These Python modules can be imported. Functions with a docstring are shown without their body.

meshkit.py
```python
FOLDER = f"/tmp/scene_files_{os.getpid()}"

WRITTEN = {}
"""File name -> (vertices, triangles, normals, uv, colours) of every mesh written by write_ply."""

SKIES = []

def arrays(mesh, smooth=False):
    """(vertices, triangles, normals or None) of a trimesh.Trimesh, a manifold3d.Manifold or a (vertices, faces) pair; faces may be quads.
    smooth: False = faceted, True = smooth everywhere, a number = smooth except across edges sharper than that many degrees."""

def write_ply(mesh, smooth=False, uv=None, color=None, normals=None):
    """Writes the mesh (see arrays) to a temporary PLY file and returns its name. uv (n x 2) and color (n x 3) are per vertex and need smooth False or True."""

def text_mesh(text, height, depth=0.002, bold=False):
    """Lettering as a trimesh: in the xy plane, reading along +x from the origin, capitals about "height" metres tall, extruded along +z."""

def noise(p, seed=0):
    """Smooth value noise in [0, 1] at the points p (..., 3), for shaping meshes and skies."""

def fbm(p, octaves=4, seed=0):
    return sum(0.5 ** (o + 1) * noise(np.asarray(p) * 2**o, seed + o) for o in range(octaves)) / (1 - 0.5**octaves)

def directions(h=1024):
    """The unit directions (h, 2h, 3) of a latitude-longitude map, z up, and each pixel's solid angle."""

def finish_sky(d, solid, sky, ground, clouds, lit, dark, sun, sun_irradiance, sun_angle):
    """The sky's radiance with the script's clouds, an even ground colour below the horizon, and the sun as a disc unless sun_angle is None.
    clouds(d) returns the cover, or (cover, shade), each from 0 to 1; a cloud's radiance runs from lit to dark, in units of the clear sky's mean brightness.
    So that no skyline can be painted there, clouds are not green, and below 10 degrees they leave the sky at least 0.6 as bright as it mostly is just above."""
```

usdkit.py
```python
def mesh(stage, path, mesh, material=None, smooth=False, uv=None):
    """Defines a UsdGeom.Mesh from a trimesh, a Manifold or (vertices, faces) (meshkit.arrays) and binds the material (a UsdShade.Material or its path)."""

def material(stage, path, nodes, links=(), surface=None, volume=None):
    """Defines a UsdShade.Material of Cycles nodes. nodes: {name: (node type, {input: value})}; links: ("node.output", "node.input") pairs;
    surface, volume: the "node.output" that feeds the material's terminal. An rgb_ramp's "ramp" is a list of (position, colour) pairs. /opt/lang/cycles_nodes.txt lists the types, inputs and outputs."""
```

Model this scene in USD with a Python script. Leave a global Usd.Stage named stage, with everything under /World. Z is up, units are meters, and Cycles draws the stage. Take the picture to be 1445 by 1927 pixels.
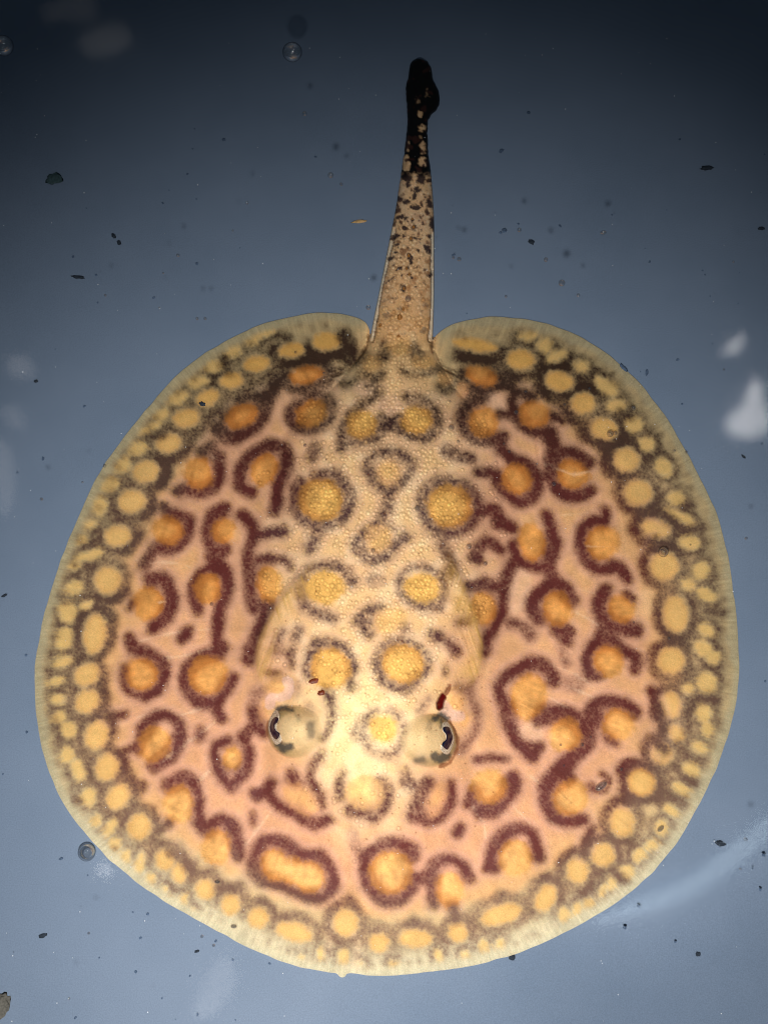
import math
import numpy as np
import trimesh
import shapely
from shapely.geometry import Polygon
from scipy.spatial import cKDTree
from scipy.ndimage import gaussian_filter
from pxr import Gf, Sdf, Usd, UsdGeom, UsdLux, UsdShade, Vt
import usdkit
import meshkit

stage = Usd.Stage.CreateInMemory()
UsdGeom.SetStageUpAxis(stage, "Z")
UsdGeom.SetStageMetersPerUnit(stage, 1.0)
UsdGeom.Xform.Define(stage, "/World")
rng = np.random.default_rng(7)

# ------------------------------------------------------------------ camera
S = 0.000115            # metres per photograph pixel on the aim plane
D = 0.32                # camera to aim point
F = D / S               # focal length in photograph pixels
TILT = math.radians(17)
AIM = np.array([0.0, 0.0, 0.006])
CAM = AIM + D * np.array([0.0, -math.sin(TILT), math.cos(TILT)])
FWD = np.array([0.0, math.sin(TILT), -math.cos(TILT)])
UP = np.array([0.0, math.cos(TILT), math.sin(TILT)])
cam = UsdGeom.Camera.Define(stage, "/World/camera")
cam.CreateHorizontalApertureAttr(24.0)
cam.CreateVerticalApertureAttr(24.0 * 1024 / 767)
cam.CreateFocalLengthAttr(24.0 * F / 1445.0)
cam.CreateClippingRangeAttr((0.01, 100.0))
cam.AddTransformOp().Set(Gf.Matrix4d(1, 0, 0, 0, 0, *map(float, UP[1:]), 0, 0, *map(float, -FWD[1:]), 0, *map(float, CAM), 1))
cam.CreateExposureAttr(0.0)

# ------------------------------------------------------------------ lights
LAMP = np.array([-0.012, -0.160, 0.300])
lamp = UsdLux.SphereLight.Define(stage, "/World/phone_lamp")
lamp.CreateRadiusAttr(0.006)
lamp.CreateNormalizeAttr(True)
lamp.CreateIntensityAttr(1.92)
lamp.CreateColorAttr(Gf.Vec3f(1.0, 0.965, 0.92))
_z = LAMP - np.array([-0.002, -0.062, 0.0])
_z /= np.linalg.norm(_z)
_x = np.cross([0.0, 1, 0], _z)
_x /= np.linalg.norm(_x)
_y = np.cross(_z, _x)
lamp.AddTransformOp().Set(Gf.Matrix4d(*map(float, _x), 0, *map(float, _y), 0, *map(float, _z), 0, *map(float, LAMP), 1))
_sh = UsdLux.ShapingAPI.Apply(lamp.GetPrim())
_sh.CreateShapingConeAngleAttr(28.5)
_sh.CreateShapingConeSoftnessAttr(1.0)

room = UsdLux.DomeLight.Define(stage, "/World/room_light")
rm = usdkit.material(stage, "/World/Looks/room_air", {"b": ("background_shader", {"color": (0.60, 0.80, 1.0), "strength": 0.035})}, [], surface="b.background")
UsdShade.MaterialBindingAPI.Apply(room.GetPrim()).Bind(rm)

WATER = 0.029


def ray(u, v):
    u, v = np.asarray(u, float), np.asarray(v, float)
    return FWD + ((u - 722.5) / F)[..., None] * np.array([1.0, 0, 0]) + ((963.5 - v) / F)[..., None] * UP


def at(u, v, z):
    """The point at height z (metres) that the photograph shows at pixel u, v."""
    d = ray(u, v)
    return CAM + d * ((np.asarray(z, float) - CAM[2]) / d[..., 2])[..., None]


def srgb(*c):
    c = np.array(c, float) / 255
    return np.where(c <= 0.04045, c / 12.92, ((c + 0.055) / 1.055) ** 2.4)


def sm(a, b, x):
    t = np.clip((np.asarray(x, float) - a) / (b - a), 0, 1)
    return t * t * (3 - 2 * t)


used = {}


def path(name, parent="/World"):
    k = (parent, name)
    used[k] = used.get(k, -1) + 1
    return f"{parent}/{name}" + (f"_{used[k]:03d}" if used[k] else "")


def tag(p, **kw):
    p = p.GetPrim()
    for k, v in kw.items():
        if v:
            p.SetCustomDataByKey(k, v)
    return p


def obj(name, mesh, mat, parent="/World", smooth=True, **kw):
    return tag(usdkit.mesh(stage, path(name, str(parent)), mesh, mat, smooth=smooth), **kw)


# ------------------------------------------------------------------ materials
def mat_plain(name, color, rough=0.5, spec=0.3, **kw):
    return usdkit.material(stage, f"/World/Looks/{name}", {
        "g": ("geometry", {}), "n": ("noise_texture", {"scale": 2500.0, "detail": 3.0}),
        "r": ("map_range", {"from_min": 0.3, "from_max": 0.7, "to_min": 0.7, "to_max": 1.25}),
        "m": ("mix_color", {"blend_type": "multiply", "fac": 1.0, "a": tuple(color)}),
        "p": ("principled_bsdf", {"roughness": rough, "specular_ior_level": spec, **kw})},
        [("g.position", "n.vector"), ("n.fac", "r.value"), ("r.result", "m.b"), ("m.result", "p.base_color")], surface="p.BSDF")


skin = usdkit.material(stage, "/World/Looks/ray_skin", {
    "a": ("attribute", {"attribute": "albedo"}), "al": ("attribute", {"attribute": "cover"}),
    "g": ("geometry", {}), "n": ("noise_texture", {"scale": 5200.0, "detail": 2.0}),
    "r": ("map_range", {"from_min": 0.3, "from_max": 0.7, "to_min": 0.86, "to_max": 1.12}),
    "m": ("mix_color", {"blend_type": "multiply", "fac": 1.0}),
    "n2": ("noise_texture", {"scale": 2600.0, "detail": 3.0}),
    "b": ("bump", {"strength": 0.35, "distance": 0.00025}),
    "p": ("principled_bsdf", {"roughness": 0.45, "specular_ior_level": 0.06, "subsurface_weight": 0.25, "subsurface_radius": (1.0, 0.5, 0.3), "subsurface_scale": 0.0006})},
    [("g.position", "n.vector"), ("g.position", "n2.vector"), ("n2.fac", "b.height"), ("b.normal", "p.normal"), ("n.fac", "r.value"), ("a.color", "m.a"), ("r.result", "m.b"), ("m.result", "p.base_color"), ("al.fac", "p.alpha")], surface="p.BSDF")

# ------------------------------------------------------------------ outline of the stingray (photograph pixels)
DISC = [(690, 700), (665, 682), (688, 655), (695, 632), (694, 618), (684, 604), (660, 594), (620, 588), (585, 589), (540, 597), (500, 608), (460, 624), (420, 644), (380, 668), (345, 695), (308, 733),
        (270, 776), (235, 820), (200, 868), (172, 918), (148, 970), (125, 1025), (105, 1080), (88, 1135), (76, 1190), (66, 1245), (64, 1290), (67, 1340), (74, 1390), (86, 1435), (104, 1485),
        (130, 1530), (163, 1572), (200, 1614), (245, 1652), (290, 1685), (340, 1715), (390, 1742), (440, 1770), (500, 1799), (560, 1820), (615, 1831), (632, 1833), (640, 1840), (648, 1840), (658, 1833), (700, 1837), (760, 1836), (830, 1829),
        (900, 1815), (960, 1800), (1030, 1772), (1090, 1742), (1150, 1706), (1205, 1665), (1250, 1618), (1288, 1565), (1318, 1510), (1345, 1455), (1365, 1400), (1380, 1345), (1390, 1290), (1391, 1240),
        (1388, 1190), (1382, 1130), (1374, 1070), (1362, 1010), (1345, 955), (1325, 915), (1300, 865), (1268, 808), (1235, 760), (1195, 712), (1150, 672), (1105, 641), (1055, 618), (1010, 605), (965, 598), (925, 596), (885, 601), (850, 611), (826, 626), (814, 642), (812, 660), (830, 688), (834, 700), (780, 760), (720, 760)]
TL = [(695, 660), (696, 640), (703, 600), (712, 555), (724, 495), (735, 440), (744, 395), (751, 350), (757, 310), (763, 268), (766, 235), (766, 200), (764, 178), (764, 160), (769, 142), (771, 125), (776, 115), (785, 110)]
TR = [(797, 111), (807, 119), (812, 132), (814, 148), (820, 160), (826, 175), (827, 190), (822, 204), (810, 216), (805, 228), (804, 250), (806, 290), (811, 330), (815, 380), (817, 430), (817, 490), (817, 550), (815, 620), (813, 660)]


def spline(p, closed=True, n=8):
    p = np.array(p, float)
    q = np.vstack([p[-1:], p, p[:2]]) if closed else np.vstack([2 * p[:1] - p[1:2], p, 2 * p[-1:] - p[-2:-1]])
    out = []
    for i in range(len(p) if closed else len(p) - 1):
        a, b, c, d = q[i:i + 4]
        t = np.linspace(0, 1, n, endpoint=False)[:, None]
        out.append(0.5 * (2 * b + (c - a) * t + (2 * a - 5 * b + 4 * c - d) * t * t + (3 * b - a - 3 * c + d) * t ** 3))
    if not closed:
        out.append(p[-1:])
    return np.vstack(out)


def dense0(p, step):
    p = np.vstack([p, p[:1]])
    q = np.concatenate([[0], np.cumsum(np.linalg.norm(np.diff(p, axis=0), axis=1))])
    t = np.arange(0, q[-1], step)
    return np.stack([np.interp(t, q, p[:, 0]), np.interp(t, q, p[:, 1])], 1)


disc_line = spline(DISC)
_s = np.stack([gaussian_filter(dense0(disc_line, 1.0)[:, k], 26, mode="wrap") for k in (0, 1)], 1)
_d = dense0(disc_line, 1.0)
_k = sm(720, 800, _d[:, 1]) * sm(14, 60, np.hypot(_d[:, 0] - 645, _d[:, 1] - 1838))
disc_line = _d + (_s - _d) * _k[:, None] * (1.0)
# the fin edge is slightly scalloped
_c = np.array([715.0, 1180.0])
_th = np.arctan2(disc_line[:, 1] - _c[1], disc_line[:, 0] - _c[0])
disc_line += ((meshkit.noise(np.stack([_th * 30, 0 * _th, 0 * _th], 1), 5) - 0.5) * 2.0)[:, None] * np.stack([np.cos(_th), np.sin(_th)], 1)
disc_poly = Polygon(disc_line).buffer(0)
_tl = dense0(spline([(735, 790), (700, 720)] + TL + TR + [(815, 720), (780, 790)]), 1.0)
_tl += (sm(420, 260, _tl[:, 1]) * 3.4)[:, None] * np.stack([meshkit.fbm(np.stack([_tl[:, 0] / 4, _tl[:, 1] / 4, 0 * _tl[:, 0]], 1), 3, k) - 0.5 for k in (41, 43)], 1)
tail_poly = Polygon(_tl).buffer(0)
whole = disc_poly.union(tail_poly).buffer(1.2).buffer(-1.2)
whole = max(whole.geoms, key=lambda g: g.area) if hasattr(whole, "geoms") else whole
whole = Polygon(whole.exterior)

G = 1.5
gx, gy = np.arange(54, 1402, G), np.arange(100, 1850, G)
U, V = np.meshgrid(gx, gy)
NY, NX = U.shape
UV = np.stack([U.ravel(), V.ravel()], 1)


def sdf(poly, pts, step=0.6):
    """(signed distance, nearest boundary point); inside is positive."""
    line = poly.exterior
    b = np.array([line.interpolate(t).coords[0] for t in np.arange(0, line.length, step)]) if line.length < 300 else dense(np.array(line.coords), step)
    d, i = cKDTree(b).query(pts, workers=-1)
    ins = shapely.contains_xy(poly, pts[:, 0], pts[:, 1])
    return np.where(ins, d, -d), b[i]


def dense(p, step):
    seg = np.linalg.norm(np.diff(p, axis=0), axis=1)
    s = np.concatenate([[0], np.cumsum(seg)])
    t = np.arange(0, s[-1], step)
    return np.stack([np.interp(t, s, p[:, 0]), np.interp(t, s, p[:, 1])], 1)


SW, near = sdf(whole, UV)
SW = SW.reshape(NY, NX)
SD = SW

# ------------------------------------------------------------------ pattern: fields over the grid
TILES = dict(A=(40, 580, 3.6125), B=(400, 560, 3.6125), C=(750, 560, 3.6125), D=(1030, 600, 3.6125), E=(40, 940, 3.6125), F=(400, 900, 3.6125), G=(720, 900, 3.6125), H=(1030, 940, 3.6125),
             I=(40, 1260, 3.6125), J=(400, 1200, 4.8167), K=(680, 1200, 4.8167), L=(1030, 1260, 3.6125), M=(120, 1500, 3.6125), N=(400, 1460, 3.6125), O=(700, 1460, 3.6125), P=(980, 1460, 3.6125),
             Q=(880, 1200, 4.8167), R=(450, 1000, 6.4233), W=(780, 1000, 6.4233), X=(560, 640, 4.25), T=(640, 330, 5.504), Y=(650, 80, 5.16), Z=(0, 0, 1))


def px(t, pts):
    x0, y0, s = TILES[t]
    return np.array(pts, float) / s + (x0, y0), s


def field(sigma, seed):
    r = np.random.default_rng(seed)
    f = gaussian_filter(r.standard_normal((NY, NX)), sigma / G)
    return f / f.std()


n15 = field(16, 6)
n1, n2, n3, n8, n30 = field(1.6, 1), field(3.5, 2), field(0.9, 3), field(9, 4), field(30, 5)


def window(lo, hi, pad):
    x0, y0 = lo - pad
    x1, y1 = hi + pad
    i0, i1 = np.searchsorted(gx, [x0, x1])
    j0, j1 = np.searchsorted(gy, [y0, y1])
    return slice(j0, j1), slice(i0, i1)


def line_dist(p, w):
    x, y = U[w].ravel(), V[w].ravel()
    best = np.full(x.shape, 1e9)
    for a, b in zip(p[:-1], p[1:]):
        d = b - a
        t = np.clip(((x - a[0]) * d[0] + (y - a[1]) * d[1]) / max(d @ d, 1e-9), 0, 1)
        best = np.minimum(best, (x - a[0] - t * d[0]) ** 2 + (y - a[1] - t * d[1]) ** 2)
    return np.sqrt(best).reshape(U[w].shape)


def draw(dst, t, pts, width, alpha=1.0, soft=8.0, grain=1.0):
    p, s = px(t, pts)
    p = spline(p, False, 5) if len(p) > 2 else p
    r = width / s / 2 + (0 if width < 20 else 2.8 if abs(p[:, 0].mean() - 712) < 165 and 700 < p[:, 1].mean() < 1480 else 4.3)
    w = window(p.min(0), p.max(0), r + soft + 12)
    if U[w].size == 0:
        return
    d = line_dist(p, w) - r + grain * (n1[w] + 0.9 * n3[w]) + 0.7 * n2[w] + 0.8 * n8[w] + 1.2 * n15[w]
    np.maximum(dst[w], alpha * sm(soft, -soft, d), out=dst[w])


def ell(t, x, y, rx, ry, rot=0):
    p, s = px(t, (x, y))
    a = math.radians(rot)
    return p, rx / s, ry / s, math.cos(a), math.sin(a)


def ell_dist(e, w):
    p, rx, ry, c, s = e
    x, y = U[w] - p[0], V[w] - p[1]
    a, b = (x * c + y * s) / rx, (-x * s + y * c) / ry
    k = np.sqrt(a * a + b * b)
    g = np.sqrt((a / rx) ** 2 + (b / ry) ** 2) / np.maximum(k, 1e-6)
    return (k - 1) / np.maximum(g, 1e-6)


def blob(dst, t, x, y, rx, ry, rot=0, alpha=1.0, soft=8.0, grain=1.0):
    e = ell(t, x, y, rx, ry, rot)
    m = max(e[1], e[2]) + soft + 14
    w = window(e[0], e[0], m)
    if U[w].size == 0:
        return
    d = ell_dist(e, w) + grain * (n1[w] + 0.9 * n3[w]) + 0.7 * n2[w] + 0.6 * n8[w]
    np.maximum(dst[w], alpha * sm(soft, -soft, d), out=dst[w])


# --- the inner row of spots along the margin, each with a dark ring that joins its neighbours' into a net
ROW1 = [(615, 642, 28, 18, -6), (548, 659, 26, 14, -8), (483, 685, 25, 15, -8), (435, 716, 23, 16, -8), (391, 748, 22, 15, -20), (351, 787, 27, 18, -15), (317, 834, 25, 19, -10), (275, 888, 26, 22, -20), (248, 943, 28, 22, -10),
        (221, 1009, 27, 21, -10), (202, 1092, 26, 26, 0), (178, 1193, 22, 38, 8), (163, 1270, 25, 21, -35), (164, 1321, 25, 22, -40), (182, 1384, 23, 29, 25), (201, 1445, 22, 26, 20), (221, 1501, 21, 27, 35), (262, 1556, 22, 25, 15),
        (310, 1619, 19, 20, 0), (337, 1645, 16, 20, 0), (386, 1675, 20, 21, 0), (434, 1704, 20, 21, 0), (486, 1729, 21, 20, 0), (553, 1755, 36, 19, 15), (650, 1739, 24, 27, 0), (713, 1776, 20, 20, 0), (782, 1767, 32, 18, 3),
        (862, 1757, 19, 20, 20), (944, 1722, 39, 20, -15), (1027, 1691, 19, 28, 30), (1087, 1640, 21, 25, -10), (1135, 1609, 24, 23, 20), (1171, 1547, 23, 29, -5), (1207, 1473, 25, 26, 0), (1245, 1419, 22, 23, 0), (1262, 1328, 22, 26, -10),
        (1272, 1380, 17, 20, -30), (1264, 1243, 26, 26, 20), (1272, 1156, 25, 35, -8), (1250, 1065, 29, 27, 20), (1235, 994, 28, 18, 12), (1201, 927, 27, 24, 25), (1179, 865, 26, 23, 15), (1137, 807, 27, 21, 15), (1098, 759, 24, 20, 10), (1053, 717, 28, 19, 10),
        (980, 677, 27, 19, 5), (894, 649, 44, 13, 9)]
# --- the small pale spots outside them
ROW2 = [(403, 691, 20, 10, -15), (375, 718, 20, 10, -12), (336, 749, 20, 12, -28), (302, 782, 17, 10, -25), (284, 804, 24, 9, -28), (259, 844, 19, 13, -30), (231, 875, 17, 14, -50), (207, 911, 19, 12, -10), (188, 952, 16, 20, 15), (169, 987, 15, 9, -20), (152, 1015, 13, 9, -10), (167, 1045, 30, 11, -18),
        (141, 1066, 16, 9, -10), (138, 1105, 19, 13, -5), (126, 1153, 17, 20, 15), (163, 1138, 14, 9, -20), (120, 1202, 17, 22, 20), (119, 1246, 19, 11, -20), (105, 1283, 17, 8, -15), (109, 1316, 17, 12, -10), (112, 1349, 13, 10, -15), (130, 1375, 16, 15, -20), (126, 1422, 15, 17, 20), (147, 1450, 14, 22, -20),
        (166, 1502, 16, 19, 20), (181, 1544, 11, 13, 30), (207, 1557, 9, 22, 38), (216, 1589, 10, 12, 30), (235, 1612, 9, 13, 32), (264, 1620, 9, 21, 12), (284, 1660, 9, 14, 15), (311, 1674, 9, 9, 0), (346, 1696, 7, 14, 12), (318, 1692, 6, 8, 20), (363, 1714, 7, 8, 10),
        (603, 1798, 8, 12, 0), (645, 1801, 10, 15, 5), (567, 1803, 9, 7, 10), (825, 1799, 9, 10, 0), (909, 1778, 10, 13, -15), (941, 1776, 10, 11, 0), (679, 1814, 8, 9, 0), (740, 1815, 9, 8, 0), (875, 1797, 8, 7, 0), (1060, 1721, 11, 13, 0), (1085, 1710, 6, 12, 15), (1179, 1639, 13, 13, 20), (1135, 1677, 8, 12, 25), (1151, 1664, 10, 14, 20), (1109, 1700, 12, 8, -20),
        (1202, 1609, 12, 16, 35), (1226, 1592, 16, 12, -20), (1262, 1526, 18, 11, 36), (1244, 1556, 13, 14, 0), (1300, 1446, 17, 16, 20), (1281, 1485, 21, 12, 38), (1316, 1408, 17, 12, 40), (1325, 1342, 16, 19, 0), (1330, 1371, 11, 14, 0), (1331, 1286, 19, 20, 20), (1293, 1297, 13, 11, 20), (1323, 1222, 20, 17, 20), (1341, 1238, 14, 13, 10),
        (1329, 1186, 18, 12, 25), (1329, 1120, 20, 12, 38), (1294, 1101, 15, 11, 20), (1321, 1073, 16, 18, 10), (1298, 1020, 21, 16, 10), (1271, 938, 18, 13, 25), (1250, 880, 20, 17, 40), (1217, 835, 17, 14, 30), (1192, 798, 19, 15, 20), (1159, 763, 20, 13, -5), (1141, 727, 28, 13, 40), (1279, 972, 34, 10, 25),
        (1024, 650, 16, 14, 0), (1046, 671, 22, 10, -25), (1093, 690, 17, 11, 15), (991, 632, 18, 10, 0), (491, 629, 30, 10, -12), (405, 688, 15, 10, 0), (439, 662, 18, 13, -25), (475, 640, 14, 9, -10)]

# --- orange spots of the disc: tile, x, y, rx, ry, rotation, kind (o orange, p pale)
SPOTS = [l.split() for l in """B 640 525 118 68 -8 o;B 200 805 122 82 -22 o;B 665 785 108 92 -30 o;B 350 1165 96 115 22 o;B 1010 865 102 95 0 o;B 1385 840 108 95 0 o;B 1195 1195 82 85 0 q;B 1205 735 72 55 0 p;B 1265 330 88 55 0 q;B 1085 450 55 58 0 q;B 1025 610 62 48 0 p
F 730 150 148 142 0 o;A 1210 1130 100 112 10 o;E 1005 215 102 104 0 o;E 1370 215 82 92 0 o;E 1270 605 100 108 0 o;E 870 710 105 112 0 o;E 820 1190 112 112 0 o;E 1265 1195 135 132 0 o;I 905 510 112 125 15 o;J 180 1090 92 100 0 o;I 1070 910 98 128 0 o;M 1040 340 95 122 0 o
N 420 615 95 118 -10 o;N 655 690 105 112 0 o;N 540 650 90 100 20 o;N 600 165 140 88 42 q;N 1040 120 138 118 0 q;N 1210 660 150 145 0 o;O 525 775 98 120 0 o;O 970 560 112 118 0 o;O 440 175 68 128 22 q;O 800 85 125 112 0 o;P 330 150 115 125 0 o;L 130 440 112 118 0 o;L 480 375 108 112 0 o;L 640 765 90 95 0 o
H 370 290 112 118 0 o;H 500 745 88 100 -20 o;H 410 1090 108 110 0 o;G 455 190 150 145 0 o;G 265 745 118 98 5 o;G 690 885 85 112 -10 o;G 1010 440 92 128 0 o;G 920 760 82 150 10 n;G 1190 885 96 120 -10 o;G 140 1260 142 128 20 o;G 90 950 70 60 0 q
C 565 540 112 70 18 o;C 570 850 105 105 10 o;C 660 705 88 52 30 n;C 920 800 108 95 20 o;C 800 1235 108 112 0 o;C 1180 1200 108 105 0 o;C 175 440 75 50 10 q;C 310 550 55 45 30 q;C 440 620 50 60 0 q
F 380 720 88 122 0 o;F 760 740 128 108 5 o;F 1120 410 92 98 0 q;F 800 1290 138 128 0 o;F 1180 970 82 92 0 q;K 200 830 125 122 0 o;J 575 450 92 72 0 q;J 470 660 60 90 0 q;Q 550 540 160 200 15 o;Q 900 870 140 140 0 o;Q 570 860 110 90 0 n;K 850 570 75 90 -20 q;K 930 750 70 60 0 q""".replace("\n", ";").split(";")]

SPOT, SPOTP, CORE = (np.zeros((NY, NX)) for _ in range(3))
SDIST = np.full((NY, NX), 60.0)
spot_list = []
for t, x, y, rx, ry, rot, kind in SPOTS:
    e = ell(t, float(x), float(y), float(rx) * 1.1, float(ry) * 1.1, float(rot))
    spot_list.append((e, kind))
    w = window(e[0], e[0], max(e[1], e[2]) + 22)
    d = ell_dist(e, w) + 0.8 * n1[w] + 0.8 * n3[w] + 1.0 * n2[w] + 1.2 * n8[w]
    k = {"o": 1.0, "q": 0.55, "p": 0.0, "n": 0.0}[kind]
    np.maximum(SPOT[w], k * sm(4, -10, d - 2.5), out=SPOT[w])
    if kind in 'oq':
        np.maximum(CORE[w], sm(3, -15, d), out=CORE[w])
        np.minimum(SDIST[w], d, out=SDIST[w])
    if kind in "pn":
        np.maximum(SPOTP[w], 0.6 * sm(6, -8, d), out=SPOTP[w])

NET1, NET2 = np.full((NY, NX), 60.0), np.full((NY, NX), 60.0)
for rows, dst in ((ROW1, NET1), (ROW2, NET2)):
    for x, y, rx, ry, rot in rows:
        e = ell("Z", x, y, rx, ry, rot)
        w = window(e[0], e[0], max(rx, ry) + 45)
        np.minimum(dst[w], ell_dist(e, w), out=dst[w])
_r, _t = np.hypot(U - 715, V - 1180), np.arctan2(V - 1180, U - 715)
ray_f0 = meshkit.noise(np.stack([_t * 240, _r / 55, 0 * _r], -1), 12) - 0.5
TOP = sm(1150, 800, V)
wob = 0.7 * n1 + 0.6 * n3 + 0.5 * n2 + 0.6 * n8
MSPOT1 = sm(5.5, -10, NET1 + wob)
MSPOT2 = sm(8.0, -9.0, NET2 + wob + 1.2 * n8 + 8 * ray_f0) * 0.85
ROOT = sm(100, 62, np.hypot(U - 752, (V - 668) * 0.75))
edge_fade = sm(10, 38, SD + 5 * n8)
both = np.minimum(NET1, NET2 + 1.5)
NET = sm(-3.5, 5.5, both + wob) * sm(30 + 5 * TOP, 14 + 3 * TOP, NET1 + 1.6 * n8 + wob) * sm(30, 60, SD + 4 * n8) * (1 - ROOT)
NETB = sm(0, 5, both + wob) * sm(22, 9, NET2 + 2 * n8 + wob + 9 * ray_f0) * edge_fade * (0.72 + 0.25 * sm(-1.0, 0.6, n8))
bottom_front = sm(1640, 1760, V)
NET *= 1 - 0.12 * bottom_front
NETB *= 1 - 0.1 * bottom_front

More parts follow.
